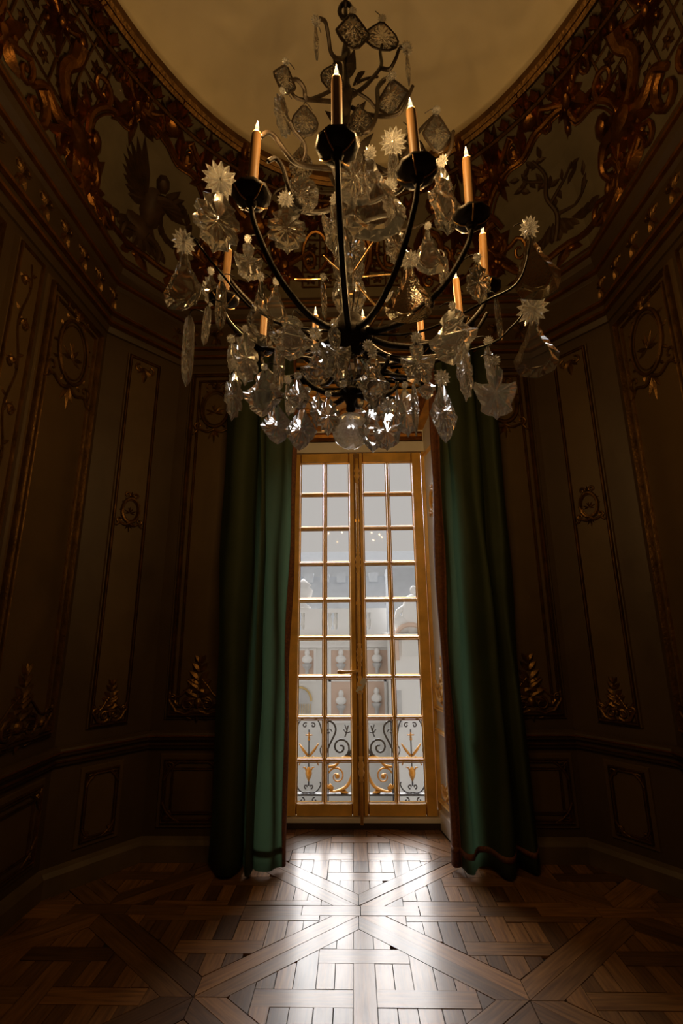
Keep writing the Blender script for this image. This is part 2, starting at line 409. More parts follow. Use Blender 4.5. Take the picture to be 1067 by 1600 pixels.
for q, g in boards[300:]: board(mb, q, g, random.uniform(-.0012, .0012), .0018, att)
o = mb.build('parquet_boards', 'oak_plank', floor, clean=False, kind='stuff'); set_grain(o, att)

# ------------------------------------------------------------------ walls
def acanthus_crest(fm, u, z, w, h):            # pyramid of leaves over two scrolls
    mb = MB()
    for k in range(5):
        q = k/4; wz = z+h*(.30+.55*q); ln = h*.20*(1-.35*q); sp = 62-30*q
        for s in (-1, 1):
            o_leaf(mb, fm, u, wz, 90+s*sp, ln*1.5, ln*.75, .012)
            if k < 3: o_leaf(mb, fm, u+s*w*.13*(2-k), wz-h*.06, 90+s*(sp+15), ln*1.3, ln*.7, .010)
    o_leaf(mb, fm, u, z+h*.78, 90, h*.24, h*.08, .012)
    for s in (-1, 1):
        o_tube(mb, fm, [(u+s*a, b) for a, b in [(w*.05, z+h*.10), (w*.18, z+h*.05), (w*.34, z+h*.10), (w*.44, z+h*.24)]]+spiral(u+s*w*.40, z+h*.30, .05*w+.012, .006, 0 if s > 0 else 180, .9*s, 10), .013)
        o_tube(mb, fm, [(u+s*a, b) for a, b in [(w*.48, z+h*.45), (w*.42, z+h*.33), (w*.28, z+h*.34), (w*.15, z+h*.50), (w*.04, z+h*.62)]], .010)
        o_tube(mb, fm, spiral(u+s*w*.15, z+h*.20, w*.11, .01, 90, -1.1*s, 12), .010)
        o_leaf(mb, fm, u+s*w*.30, z+h*.16, 90-s*40, h*.2, h*.09, .012)
        o_leaf(mb, fm, u+s*w*.22, z+h*.02, 90+s*110, h*.16, h*.07, .010)
    o_boss(mb, fm, u, z+h*.22, w*.07, h*.09, .022); o_leaf(mb, fm, u, z+h*.06, -90, h*.14, h*.08, .014)
    return mb
def medallion(fm, u, z, ru, rv):
    mb = MB(); o_ring(mb, fm, u, z, ru, rv, .012, 24); o_ring(mb, fm, u, z, ru*.84, rv*.86, .005, 24)
    for a in range(0, 360, 30):
        o_leaf(mb, fm, u+ru*1.02*math.cos(R(a)), z+rv*1.02*math.sin(R(a)), a+(25 if a % 60 else -25), ru*.32, ru*.16, .012)
    for s in (-1, 1):
        o_tube(mb, fm, [(u+s*ru*a, z+rv*b) for a, b in [(0, -1.1), (.5, -1.25), (1.1, -1.1), (1.5, -1.35), (1.9, -1.2)]], .012)
        o_tube(mb, fm, spiral(u+s*ru*1.15, z-rv*.9, ru*.35, .008, 270, 1.0*s, 10), .010)
        o_tube(mb, fm, spiral(u+s*ru*.55, z+rv*1.25, ru*.35, .008, 200 if s > 0 else -20, -1.0*s, 10), .010)
    for k, a in enumerate((-90, -60, -120, -75, -105)): o_leaf(mb, fm, u, z-rv*1.12, a, rv*(.75-.12*k), ru*.22, .012)
    for a in (90, 60, 120): o_leaf(mb, fm, u, z+rv*1.05, a, rv*.55, ru*.25, .014)
    for k in range(7):                         # little relief inside
        o_leaf(mb, fm, u+ru*.1*math.sin(k*2.3), z-rv*.2, 90+(k-3)*34, rv*.5, ru*.2, .008)
    return mb
def rinceau(fm, u, z0, z1, w):
    mb = MB(); n = max(3, int((z1-z0)/(w*1.6))); st = []
    for k in range(n*6+1):
        z = z0+(z1-z0)*k/(n*6); st.append((u+w*.16*math.sin(k/6*PI), z))
    o_tube(mb, fm, st, .006, 5, taper=False)
    for k in range(n):
        z = z0+(z1-z0)*(k+.5)/n; s = 1 if k % 2 else -1
        o_tube(mb, fm, spiral(u+s*w*.16, z, w*.30, .006, 200 if s > 0 else -20, -1.2*s, 12), .008, 5)
        for a in (20, 65, -30): o_leaf(mb, fm, u+s*w*.1, z, 90-s*a, w*.42, w*.16, .010)
        o_leaf(mb, fm, u-s*w*.1, z+w*.4, 90+s*50, w*.40, w*.15, .010)
        o_boss(mb, fm, u+s*w*.16, z, w*.09, w*.09, .012, 6)
    return mb
def corner_scroll(mb, fm, u, z, su, sz, r):
    o_tube(mb, fm, [(u+su*a*r, z+sz*b*r) for a, b in [(0, 1.6), (.35, .9), (.9, .35), (1.6, 0)]], .011)
    o_tube(mb, fm, [(a, b) for a, b in spiral(u+su*r*.55, z+sz*r*.55, r*.4, .006, 45, 1., 10)], .009)
    for a in (45, 15, 75): o_leaf(mb, fm, u, z, math.degrees(math.atan2(sz*math.sin(R(a)), su*math.cos(R(a)))), r*.9, r*.32, .012)

DADO_T = .80
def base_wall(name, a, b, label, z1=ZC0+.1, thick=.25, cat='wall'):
    fm = WallFrame(a, b); o = slab(fm, 0, fm.L, 0, z1, -thick, 0).build(name, 'cream_paint', kind='structure'); tag(o, label)
    def rails(u0, u1):
        strip(fm, u0, u1, [(0, .0), (0, .045), (.10, .045), (.125, .03), (.14, 0)]).build('skirting', 'skirting_wood', o)
        strip(fm, u0, u1, [(.68, 0), (.69, .022), (.705, .03), (.72, .018), (.735, .018), (.75, .045), (.775, .055), (.79, .05), (.80, .02), (.80, 0)]).build('dado_rail', 'cream_paint', o)
        strip(fm, u0, u1, [(.705, .025), (.712, .038), (.720, .025)]).build('gilt_fillet', 'gilding', o)
        strip(fm, u0, u1, [(.760, .045), (.772, .062), (.784, .045)]).build('gilt_fillet', 'gilding', o)
    rails(0, fm.L)
    return fm, o
def dado_panel(fm, o, u0, u1, z0=.19, z1=.65):
    slab(fm, u0, u1, z0, z1, 0, .010, .006).build('dado_panel', 'panel_paint', o)
    frame(fm, u0+.03, u1-.03, z0+.03, z1-.03, .028, .020, n0=.006).build('gilt_moulding', 'dark_gilding', o)
    if u1-u0 > .3: frame(fm, u0+.085, u1-.085, z0+.085, z1-.085, .02, .014, n0=.006).build('gilt_moulding', 'dark_gilding', o)
    mb = MB(); q = .095 if u1-u0 > .3 else .06
    for su, uu in ((1, u0+.04), (-1, u1-.04)):
        for sz, zz in ((1, z0+.04), (-1, z1-.04)): corner_scroll(mb, lambda u, z, n=0: fm(u, z, n+.012), uu, zz, su, sz, q*.8)
    mb.build('corner_ornament', 'dark_gilding', o, smooth=False)
def tall_panel(fm, o, u0, u1, crest=True, med=None, z0=.87, z1=3.62):
    slab(fm, u0, u1, z0, z1, 0, .012, .008).build('wall_panel', 'panel_paint', o)
    frame(fm, u0+.025, u1-.025, z0+.025, z1-.025, .034, .030, n0=.008).build('gilt_moulding', 'dark_gilding', o)
    if u1-u0 > .25: frame(fm, u0+.085, u1-.085, z0+.085, z1-.085, .022, .018, n0=.008).build('gilt_moulding', 'dark_gilding', o)
    f2 = lambda u, z, n=0: fm(u, z, n+.014)
    uc = (u0+u1)/2; w = u1-u0
    if crest: acanthus_crest(f2, uc, z0+.02, w*.92, .42).build('crest_ornament', 'dark_gilding', o)
    if med: medallion(f2, uc, med, w*.24, w*.34).build('medallion_ornament', 'dark_gilding', o)
def narrow_panel(fm, o, u0, u1, z0=.87, z1=3.60, mids=(2.42,)):
    slab(fm, u0, u1, z0, z1, 0, .014, .006).build('wall_panel', 'panel_paint', o)
    frame(fm, u0+.012, u1-.012, z0+.012, z1-.012, .026, .022, n0=.010).build('gilt_moulding', 'dark_gilding', o)
    f2 = lambda u, z, n=0: fm(u, z, n+.014); uc = (u0+u1)/2; w = u1-u0
    for z in mids: medallion(f2, uc, z, w*.22, w*.32).build('medallion_ornament', 'dark_gilding', o)
    mb = acanthus_crest(f2, uc, z0+.02, w*.8, .28); mb.build('crest_ornament', 'dark_gilding', o)
    mb = MB()
    for s in (-1, 1):
        o_tube(mb, f2, spiral(uc+s*w*.16, z1-.10, w*.13, .006, 90, -s*1.1, 10), .009)
        o_leaf(mb, f2, uc, z1-.08, 90-s*140, .09, .04, .012)
    o_leaf(mb, f2, uc, z1-.10, -90, .12, .05, .014); mb.build('top_ornament', 'dark_gilding', o)

# WallFrame normals point into the room when the plan is walked counter-clockwise
# left wall (from the window corner towards the viewer)
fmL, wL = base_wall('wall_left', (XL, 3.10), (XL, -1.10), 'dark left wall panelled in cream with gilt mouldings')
tall_panel(fmL, wL, .06, .70, True, 3.27); dado_panel(fmL, wL, .06, .70)
slab(fmL, .76, .99, .87, 3.62, 0, .03, .008).build('pilaster', 'panel_paint', wL)
frame(fmL, .775, .975, .89, 3.60, .02, .016, n0=.028).build('gilt_moulding', 'dark_gilding', wL)
rinceau(lambda u, z, n=0: fmL(u, z, n+.03), .875, .98, 3.52, .15).build('rinceau_ornament', 'dark_gilding', wL)
dado_panel(fmL, wL, .77, .98)
tall_panel(fmL, wL, 1.06, 2.20, True, 3.20); dado_panel(fmL, wL, 1.06, 2.20)
tall_panel(fmL, wL, 2.30, 4.10, False, None); dado_panel(fmL, wL, 2.30, 4.10)
fmLC, wLC = base_wall('wall_left_corner', (-1.45, YB), (XL, 3.10), 'canted corner left of the window with narrow gilt panel')
narrow_panel(fmLC, wLC, .17, .45, mids=(2.35,)); dado_panel(fmLC, wLC, .17, .45)
fmRC, wRC = base_wall('wall_right_corner', (XR, 3.10), (1.53, YB), 'canted corner right of the window with narrow gilt panel')
narrow_panel(fmRC, wRC, .17, .45, mids=(2.35,)); dado_panel(fmRC, wRC, .17, .45)
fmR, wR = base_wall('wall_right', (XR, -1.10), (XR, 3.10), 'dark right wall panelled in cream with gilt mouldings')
LR = fmR.L
tall_panel(fmR, wR, LR-.70, LR-.06, True, 3.27); dado_panel(fmR, wR, LR-.70, LR-.06)
slab(fmR, LR-.99, LR-.76, .87, 3.62, 0, .03, .008).build('pilaster', 'panel_paint', wR)
frame(fmR, LR-.975, LR-.775, .89, 3.60, .02, .016, n0=.028).build('gilt_moulding', 'dark_gilding', wR)
rinceau(lambda u, z, n=0: fmR(u, z, n+.03), LR-.875, .98, 3.52, .15).build('rinceau_ornament', 'dark_gilding', wR)
dado_panel(fmR, wR, LR-.98, LR-.77)
tall_panel(fmR, wR, LR-2.20, LR-1.06, True, 3.20); dado_panel(fmR, wR, LR-2.20, LR-1.06)
tall_panel(fmR, wR, LR-4.10, LR-2.30, False, None); dado_panel(fmR, wR, LR-4.10, LR-2.30)
# window wall: left and right of the recess
fmB1, wB1 = base_wall('wall_back_left', (OX0, YB), (-1.45, YB), 'window wall left of the green curtain with tall cream panel', thick=.6)
tall_panel(fmB1, wB1, .22, .70, True, 3.27); dado_panel(fmB1, wB1, .22, .70)
fmB2, wB2 = base_wall('wall_back_right', (1.53, YB), (OX1, YB), 'window wall right of the green curtain with tall cream panel', thick=.6)
tall_panel(fmB2, wB2, .04, .52, True, 3.27); dado_panel(fmB2, wB2, .04, .52)
# wall over the recess
mb = MB(); mb.box((OX0-.001, YB, ZSOF+.16), (OX1+.001, YD+.08, ZC0+.3)); wT = mb.build('wall_back_top', 'cream_paint', kind='structure'); wT.data.materials[0] = M['window_wood']; tag(wT, 'gilt frieze above the window recess')
fmT = WallFrame((OX1, YB), (OX0, YB)); LT = fmT.L
f2 = lambda u, z, n=0: fmT(u, z, n+.004)
frame(fmT, .03, LT-.03, ZSOF+.19, ZC0-.02, .03, .03).build('gilt_moulding', 'window_gilt', wT)  # frieze moulding and carving in brighter gilt, lit look put into the colour
mb = MB()
for k in range(9):
    u = .14+(LT-.28)*k/8; s = 1 if k % 2 else -1; z = ZSOF+.32
    o_tube(mb, f2, spiral(u, z, .055, .008, 0, 1.2*s, 12), .010)
    for a in (30, 90, 150, 210, 330): o_leaf(mb, f2, u, z, a, .085, .035, .014)
mb.build('frieze_ornament', 'window_gilt', wT)
# other walls behind the viewer
for nm, a, b, lb in (('wall_front', (-1.45, YF), (1.53, YF), 'panelled wall behind the viewer'), ('wall_front_left', (XL, -1.10), (-1.45, YF), 'canted corner behind the viewer at left'), ('wall_front_right', (1.53, YF), (XR, -1.10), 'canted corner behind the viewer at right')):
    fm, o = base_wall(nm, a, b, lb)
    if fm.L > 1: tall_panel(fm, o, .2, fm.L-.2, False, None); dado_panel(fm, o, .2, fm.L-.2)

# window recess: splayed reveals and soffit
def reveal(name, a, b, label):
    fm = WallFrame(a, b); o = slab(fm, 0, fm.L, 0, ZSOF+.2, -.5, 0).build(name, 'reveal_paint', kind='structure'); tag(o, label); L = fm.L
    strip(fm, 0, L, [(0, 0), (0, .02), (.12, .02), (.13, .0)]).build('skirting', 'reveal_paint', o)
    for z0, z1 in ((.17, .74), (.84, 3.05)):
        slab(fm, .06, L-.06, z0, z1, 0, .010, .006).build('reveal_panel', 'reveal_paint', o)
        frame(fm, .075, L-.075, z0+.02, z1-.02, .032, .026, n0=.006).build('gilt_moulding', 'bolt_gold', o)
    f2 = lambda u, z, n=0: fm(u, z, n+.012)
    acanthus_crest(f2, L/2, .92, L*.62, .36).build('crest_ornament', 'bolt_gold', o)
    rinceau(f2, L*.5, 1.55, 2.25, .10).build('rinceau_ornament', 'bolt_gold', o)
    medallion(f2, L/2, 2.55, .06, .09).build('medallion_ornament', 'bolt_gold', o)
    acanthus_crest(f2, L/2, .24, L*.5, .2).build('crest_ornament', 'bolt_gold', o)
reveal('wall_reveal_right', (OX1, YB), (DX1, YD+.06), 'white right window reveal with gilt carved panels')
reveal('wall_reveal_left', (DX0, YD+.06), (OX0, YB), 'white left window reveal with gilt carved panels')
mb = MB(); mb.add([(OX0, YB, ZSOF+.17), (OX1, YB, ZSOF+.17), (DX1, YD+.06, ZSOF), (DX0, YD+.06, ZSOF), (OX0, YB, ZSOF+.4), (OX1, YB, ZSOF+.4), (DX1, YD+.06, ZSOF+.4), (DX0, YD+.06, ZSOF+.4)],
    [(0, 3, 2, 1), (4, 5, 6, 7), (0, 1, 5, 4), (1, 2, 6, 5), (2, 3, 7, 6), (3, 0, 4, 7)])
sof = mb.build('trim_1', 'window_gilt', kind='structure'); tag(sof, 'gilt soffit of the window recess')
def fsof(u, v, n=0):
    t = v; x0 = OX0+(DX0-OX0)*t; x1 = OX1+(DX1-OX1)*t
    return Vector((x0+(x1-x0)*u, YB+(YD+.06-YB)*t, ZSOF+.17*(1-t)-n))
frame(fsof, .06, .94, .08, .94, .05, .022).build('gilt_moulding', 'gilding', sof)
mb = MB()
for k in range(6):
    u = .18+.64*k/5
    o_ring(mb, fsof, u, .5, .045, .12, .008, 14)
    for a in range(0, 360, 45): o_leaf(mb, fsof, u, .5, a, .05, .03, .012)
mb.build('soffit_ornament', 'gilding', sof)

# ------------------------------------------------------------------ cornice, cove, rim, ceiling dome
CXC, CYC, EA, EB = .03, 1.02, 1.5, 1.95
def plan_r(phi, ins):
    c, s = math.cos(phi), math.sin(phi); best = 9
    for i in range(8):
        (x0, y0), (x1, y1) = PLAN[i], PLAN[(i+1) % 8]; dx, dy = x1-x0, y1-y0; l = math.hypot(dx, dy); nx, ny = dy/l, -dx/l
        d = ((x0-CXC)*nx+(y0-CYC)*ny)-ins; k = c*nx+s*ny
        if k > 1e-6: best = min(best, d/k)
    return best
def rim_r(phi): return 1/math.sqrt((math.cos(phi)/EA)**2+(math.sin(phi)/EB)**2)
def cove_p(phi, t, n=0.):
    b, e = plan_r(phi, .10), rim_r(phi); a = t*PI/2
    r = b+(e-b)*(1-math.cos(a)); z = ZC1+(ZRIM-ZC1)*math.sin(a)
    # inward offset
    return Vector((CXC+(r-n*math.cos(a))*math.cos(phi), CYC+(r-n*math.cos(a))*math.sin(phi), z-n*math.sin(a)))
def fcove(u, v, n=0): return cove_p(R(u), v, n)    # u in degrees, v 0..1
PH = sorted(set([i*3. for i in range(120)]+[math.degrees(math.atan2(y-CYC, x-CXC)) % 360 for x, y in PLAN]))
NT = 10
mb = MB(); n = len(PH)
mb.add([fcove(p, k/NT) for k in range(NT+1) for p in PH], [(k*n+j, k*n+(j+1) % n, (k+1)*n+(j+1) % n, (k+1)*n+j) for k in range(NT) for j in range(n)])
# ceiling: shallow oval dome inside the rim, with an outer back so that it is solid
dome = MB(); ND = 14; n2 = 72
def dome_p(rho, a, off=0.):
    return (CXC+(EA+.26+off)*rho*math.cos(a), CYC+(EB+.26+off)*rho*math.sin(a), ZRIM+.02+.32*math.sqrt(max(0, 1-rho**9))+off)
vs = [dome_p(k/ND if k < ND else 1., 2*PI*j/n2) for k in range(ND+1) for j in range(n2)]
dome.add(vs, [(k*n2+j, k*n2+(j+1) % n2, (k+1)*n2+(j+1) % n2, (k+1)*n2+j) for k in range(ND) for j in range(n2)])
vs = [(CXC+(EA+o_)*math.cos(2*PI*j/n2), CYC+(EB+o_)*math.sin(2*PI*j/n2), ZRIM+.02) for o_ in (-.03, .26) for j in range(n2)]
dome.add(vs, [(j, (j+1) % n2, n2+(j+1) % n2, n2+j) for j in range(n2)])
ceil = dome.build('ceiling', 'ceiling_plaster', smooth=True, kind='structure'); tag(ceil, 'plain oval ceiling glowing dull gold above the chandelier')
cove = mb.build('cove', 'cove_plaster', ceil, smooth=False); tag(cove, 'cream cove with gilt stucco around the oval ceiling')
mb = MB(); mb.box((XL-.3, YF-.3, 5.45), (XR+.3, 4.35, 5.55)); ro = mb.build('roof_slab', 'ground_dark', ceil)
mb = MB()
for a, b in (((XL-.3, YF-.3), (XL-.2, 4.35)), ((XR+.2, YF-.3), (XR+.3, 4.35)), ((XL-.3, YF-.3), (XR+.3, YF-.2)), ((XL-.3, 4.2), (XR+.3, 4.3))):
    mb.box((a[0], a[1], 3.5), (b[0], b[1], 5.46))
mb.build('attic_wall', 'ground_dark', ceil)

def ring_sweep(rfun, prof, N=96, phis=None):
    mb = MB(); phis = phis or [2*PI*i/N for i in range(N)]; N = len(phis); k = len(prof)
    vs = []
    for p in phis:
        for dr, z in prof:
            r = rfun(p, dr); vs.append((CXC+r*math.cos(p), CYC+r*math.sin(p), z))
    mb.add(vs, [(i*k+q, ((i+1) % N)*k+q, ((i+1) % N)*k+(q+1) % k, i*k+(q+1) % k) for i in range(N) for q in range(k)]); return mb
rim = ring_sweep(lambda p, d: rim_r(p)-d, [(-.06, ZRIM+.03), (-.04, ZRIM-.02), (-.015, ZRIM-.035), (.005, ZRIM-.02), (.02, ZRIM-.03), (.04, ZRIM-.015), (.045, ZRIM+.03)], 120).build('rim_moulding', 'dark_gilding', ceil)
ring_sweep(lambda p, d: rim_r(p)-d, [(-.135, ZRIM-.075), (-.12, ZRIM-.085), (-.11, ZRIM-.07), (-.12, ZRIM-.045)], 120).build('rim_moulding', 'dark_gilding', ceil)
# carved leaves all round the rim
mbl = MB(); o_leaf(mbl, lambda u, v, n=0: Vector((u, v, n)), 0, 0, 90, .085, .055, .022); o_leaf(mbl, lambda u, v, n=0: Vector((u, v, n)), 0, .01, 45, .06, .025, .016); o_leaf(mbl, lambda u, v, n=0: Vector((u, v, n)), 0, .01, 135, .06, .025, .016)
leaf0 = mbl.build('rim_leaf', 'gilding', ceil); NL = 104
for i in range(NL):
    a = 2*PI*i/NL; r = rim_r(a)+.105; p = Vector((CXC+r*math.cos(a), CYC+r*math.sin(a), ZRIM-.083))
    inward = Vector((-math.cos(a), -math.sin(a), .55)).normalized(); down = Vector((-.45*math.cos(a), -.45*math.sin(a), -1)); down = (down-inward*down.dot(inward)).normalized(); x = inward.cross(down)
    m = Matrix(((x.x, inward.x, down.x, p.x), (x.y, inward.y, down.y, p.y), (x.z, inward.z, down.z, p.z), (0, 0, 0, 1)))
    if i == 0: leaf0.matrix_local = m
    else: copy_of(leaf0, ceil, m)
# cornice
PHC = [math.atan2(y-CYC, x-CXC) for x, y in PLAN]
cor = ring_sweep(lambda p, d: plan_r(p, d), [(-.02, ZC0-.02), (.018, ZC0-.02), (.03, ZC0+.02), (.05, ZC0+.03), (.05, ZC0+.10), (.07, ZC0+.13), (.075, ZC0+.30), (.10, ZC0+.33), (.15, ZC0+.37), (.175, ZC0+.41), (.18, ZC0+.455), (.155, ZC0+.47), (.145, ZC0+.52), (-.02, ZC0+.54)], phis=PHC).build('trim_2', 'cream_paint', kind='structure')
tag(cor, 'heavy cornice running round the room under the cove')
for d0, z in ((.055, ZC0+.035), (.07, ZC0+.105), (.105, ZC0+.335), (.178, ZC0+.415), (.158, ZC0+.468)):
    ring_sweep(lambda p, d: plan_r(p, d), [(d0-.015, z-.014), (d0+.012, z-.012), (d0+.016, z+.004), (d0-.0, z+.016), (d0-.015, z+.014)], phis=PHC).build('gilt_fillet', 'gilding', cor)
mbb = MB(); idm = lambda u, v, n=0: Vector((u, v, n))
o_tube(mbb, idm, spiral(-.03, .02, .034, .006, 0, 1.1, 10), .009); o_tube(mbb, idm, spiral(.03, .02, .034, .006, 180, -1.1, 10), .009)
for a in (90, 60, 120, 35, 145, -90, -60, -120): o_leaf(mbb, idm, 0, -.01, a, .085, .03, .018)
br0 = mbb.build('cornice_ornament', 'dark_gilding', cor); first = True
for i in range(8):
    (x0, y0), (x1, y1) = PLAN[i], PLAN[(i+1) % 8]; L = math.hypot(x1-x0, y1-y0); d = Vector(((x1-x0)/L, (y1-y0)/L, 0)); nn = Vector((-d.y, d.x, 0))
    if min(y0, y1) < -1.2: continue
    k = max(2, int(L/.20))
    for j in range(k):
        p = Vector((x0, y0, ZC0+.215))+d*(L*(j+.5)/k)+nn*.072
        if p.y < .4: continue
        m = Matrix(((d.x, 0, nn.x, p.x), (d.y, 0, nn.y, p.y), (0, 1, 0, p.z), (0, 0, 0, 1)))
        if first: br0.matrix_local = m; first = False
        else: copy_of(br0, cor, m)
# cartouches in the corners of the cove
def cartouche(uc, s):
    K = 13.
    def f(u, v, n=0): return fcove(uc+s*(u*K), .46+v*.40, n+.006)
    ground = [(-.95, -.35), (-1.02, .0), (-.85, .35), (-.55, .48), (-.45, .78), (-.05, .86), (.25, .72), (.55, .72), (.80, .50), (.92, .15), (.80, -.2), (.85, -.5), (.5, -.78), (0, -.72), (-.5, -.85), (-.80, -.68)]
    mb = MB(); gp = smooth_path([(*p, 0) for p in ground+ground[:1]], 4)
    mb.tube([f(p.x, p.y, .012) for p in gp[:-1]], .022, 7, closed=True); mb.tube([f(p.x*.93, p.y*.93, .008) for p in gp[:-1]], .009, 6, closed=True)
    for i, (a, b) in enumerate(ground):
        an = math.degrees(math.atan2(b, a))
        o_leaf(mb, f, a*1.0, b*1.0, an+35, .36, .17, .034); o_leaf(mb, f, a*1.0, b*1.0, an-40, .30, .15, .028)
        if i % 2 == 0:
            sp = [(x, y) for x, y in spiral(a*1.20, b*1.20, .17, .03, an+180, 1.1 if i % 4 else -1.1, 12)]
            o_tube(mb, f, sp, .020)
        o_boss(mb, f, a*1.12, b*1.12, .06, .06, .03, 7)
    for k in range(5):
        o_leaf(mb, f, -.1+.06*k, 1.0, 90+(k-2)*28, .42, .16, .045)
        o_leaf(mb, f, .0, -1.0, -90+(k-2)*30, .38, .16, .04)
    o_boss(mb, f, 0, 1.02, .16, .13, .06)
    mb.build('cartouche_frame', 'gilding', cove)
    return f
fl = cartouche(130., -1); fr_ = cartouche(51., 1)
# painted group in the left cartouche (winged figure with a hoop), tree and bank in the right one
mb = MB()
o_boss(mb, fl, .08, -.02, .17, .30, .06, 9); o_boss(mb, fl, .14, .36, .10, .12, .05); o_boss(mb, fl, .0, -.38, .22, .20, .05, 9)
for k in range(9): o_leaf(mb, fl, .0, .08, 118+k*13, .62-.035*k, .17, .03)
for k in range(5): o_leaf(mb, fl, .2, .1, 60-k*16, .38, .15, .03)
for k in range(16): a = k*22.5; o_leaf(mb, fl, .42+.17*math.cos(R(a)), -.02+.24*math.sin(R(a)), a+70, .17, .10, .025)
for k in range(6): o_leaf(mb, fl, .0, -.35, 215+k*24, .42, .17, .03)
o_tube(mb, fl, [(.1, .15), (.28, .22), (.44, .2)], .035, 7); o_tube(mb, fl, [(-.05, -.4), (-.2, -.55), (-.22, -.74)], .035, 7); o_tube(mb, fl, [(.1, -.4), (.28, -.5), (.30, -.72)], .035, 7)
for k in range(9): o_leaf(mb, fl, -.4+.1*k, -.66, 60+k*8, .2, .11, .02)
mb.build('winged_figure_relief', 'brown_relief', cove)
mb = MB()
o_tube(mb, fr_, [(.15, -.55), (.05, -.2), (.12, .1), (.05, .35), (.15, .6)], .022); o_tube(mb, fr_, [(.08, .0), (-.15, .15), (-.3, .2)], .014); o_tube(mb, fr_, [(.05, -.2), (-.25, -.25), (-.4, -.2)], .014); o_tube(mb, fr_, [(.1, .3), (.28, .42), (.35, .5)], .012)
random.seed(3)
for k in range(26):
    u, v = random.choice([(.15, .55), (-.3, .2), (-.38, -.2), (.32, .48), (.1, .25), (-.1, .12)]); o_leaf(mb, fr_, u+random.uniform(-.12, .12), v+random.uniform(-.1, .1), random.uniform(0, 360), .16, .08, .012)
for k in range(12): o_leaf(mb, fr_, -.5+.1*k, -.58+.02*(k % 3), 20+k*12, .30, .15, .02)
mb.build('tree_relief', 'brown_relief', cove)
# garlands, scroll groups and trellis over the rest of the cove
def scroll_group(uc, vc, s):
    mb = MB(); f = lambda u, v, n=0: fcove(uc+s*u*6, vc+v*.3, n+.01)
    o_tube(mb, f, [(-.5, 1.2), (-.45, .85), (-.62, .5), (-.35, .15), (.1, -.05), (.5, -.2)], .050, 8); o_boss(mb, f, -.5, 1.25, .18, .18, .07)
    o_tube(mb, f, [(.4, -.1), (.9, -.05), (1.15, -.35), (1.0, -.7)], .040, 8); o_tube(mb, f, [(.1, -.1), (-.4, -.35), (-.9, -.2), (-1.2, -.45)], .045, 8)
    o_boss(mb, f, .25, -.15, .55, .32, .11, 10); o_boss(mb, f, .8, .25, .25, .22, .09, 8)
    for k in range(10): o_leaf(mb, f, .1, -.2, k*36, .9, .28, .06)
    for q in (-1, 1): o_tube(mb, f, spiral(q*1.0, -.75, .4, .06, 90, q*1.2, 12), .03)
    mb.build('scroll_ornament', 'gilding', cove)
scroll_group(146, .30, -1); scroll_group(36, .40, 1); scroll_group(112, .62, -1); scroll_group(68, .62, 1); scroll_group(168, .35, -1); scroll_group(12, .35, 1)
def garland(u0, u1, v0, sag, s=1):
    mb = MB(); pts = [(u0+(u1-u0)*k/16, v0-sag*math.sin(PI*k/16)) for k in range(17)]
    o_tube(mb, fcove, pts, .018, 6, taper=False)
    for k, (u, v) in enumerate(pts):
        for q in (-1, 1): mb_f = lambda a, b, n=0: fcove(u+a*25, v+b, n+.012); o_leaf(mb, mb_f, 0, 0, 90*q+30*(k % 3), .10, .05, .03)
    mb.build('garland', 'gilding', cove)
for a, b in ((76, 88), (92, 104)): garland(a, b, .80, .16)
for a, b in ((104, 116), (64, 76), (138, 150), (30, 42), (150, 162), (18, 30)): garland(a, b, .93, .10)
random.seed(11)
def leaf_cluster(uc, vc, s, size):             # a knot of stucco leaves, buds and tendrils
    mb = MB(); f = lambda u, v, n=0: fcove(uc+s*u*6, vc+v*.3, n+.008)
    for k in range(9):
        a = k*40+random.uniform(-15, 15); L = size*random.uniform(.6, 1.1); o_leaf(mb, f, 0, 0, a, L, L*.42, .05)
    for k in range(4): o_boss(mb, f, random.uniform(-.5, .5)*size, random.uniform(-.5, .5)*size, .14*size, .14*size, .045, 8)
    for q in (-1, 1): o_tube(mb, f, [(q*.2*size, 0), (q*.7*size, .25*size)]+spiral(q*.95*size, .1*size, .28*size, .04, 90, -q*1.2, 12), .020)
    o_boss(mb, f, 0, 0, .26*size, .26*size, .075, 9); mb.build('leaf_cluster', 'gilding', cove)
for u, v, z in ((117, .30, .9), (121, .78, .8), (137, .78, .8), (141, .10, .9), (104, .30, .9), (97, .78, .6), (153, .62, .7), (160, .15, .9), (110, .12, .7)):
    leaf_cluster(u, v, 1, z); leaf_cluster(181-u, v, -1, z)
bar_n = 0
def trellis(u0, u1, v0, v1, du, dv):
    nu = int(round((u1-u0)/du)); nv = int(round((v1-v0)/dv))
    for i in range(nu+1):
        u = u0+(u1-u0)*i/nu; mb = MB(); mb.tube([fcove(u, v0+(v1-v0)*k/8, .008) for k in range(9)], .0085, 5); mb.build('trellis_bar', 'dark_gilding', cove)
    for j in range(nv+1):
        v = v0+(v1-v0)*j/nv; mb = MB(); mb.tube([fcove(u0+(u1-u0)*k/12, v, .008) for k in range(13)], .0085, 5); mb.build('trellis_bar', 'dark_gilding', cove)
    for i in range(nu):
        for j in range(nv):
            u = u0+(u1-u0)*(i+.5)/nu; v = v0+(v1-v0)*(j+.5)/nv; mb = MB(); f = lambda a, b, n=0: fcove(u+a*28, v+b*.9, n+.003)
            for a in range(0, 360, 60): o_leaf(mb, f, 0, 0, a, .052, .034, .012)
            o_boss(mb, f, 0, 0, .016, .016, .02, 6); mb.build('trellis_flower', 'dark_gilding', cove)
trellis(143, 180, .30, .88, 4.2, .145); trellis(0, 38, .30, .88, 4.2, .145); trellis(80, 100, .12, .62, 3.4, .13)
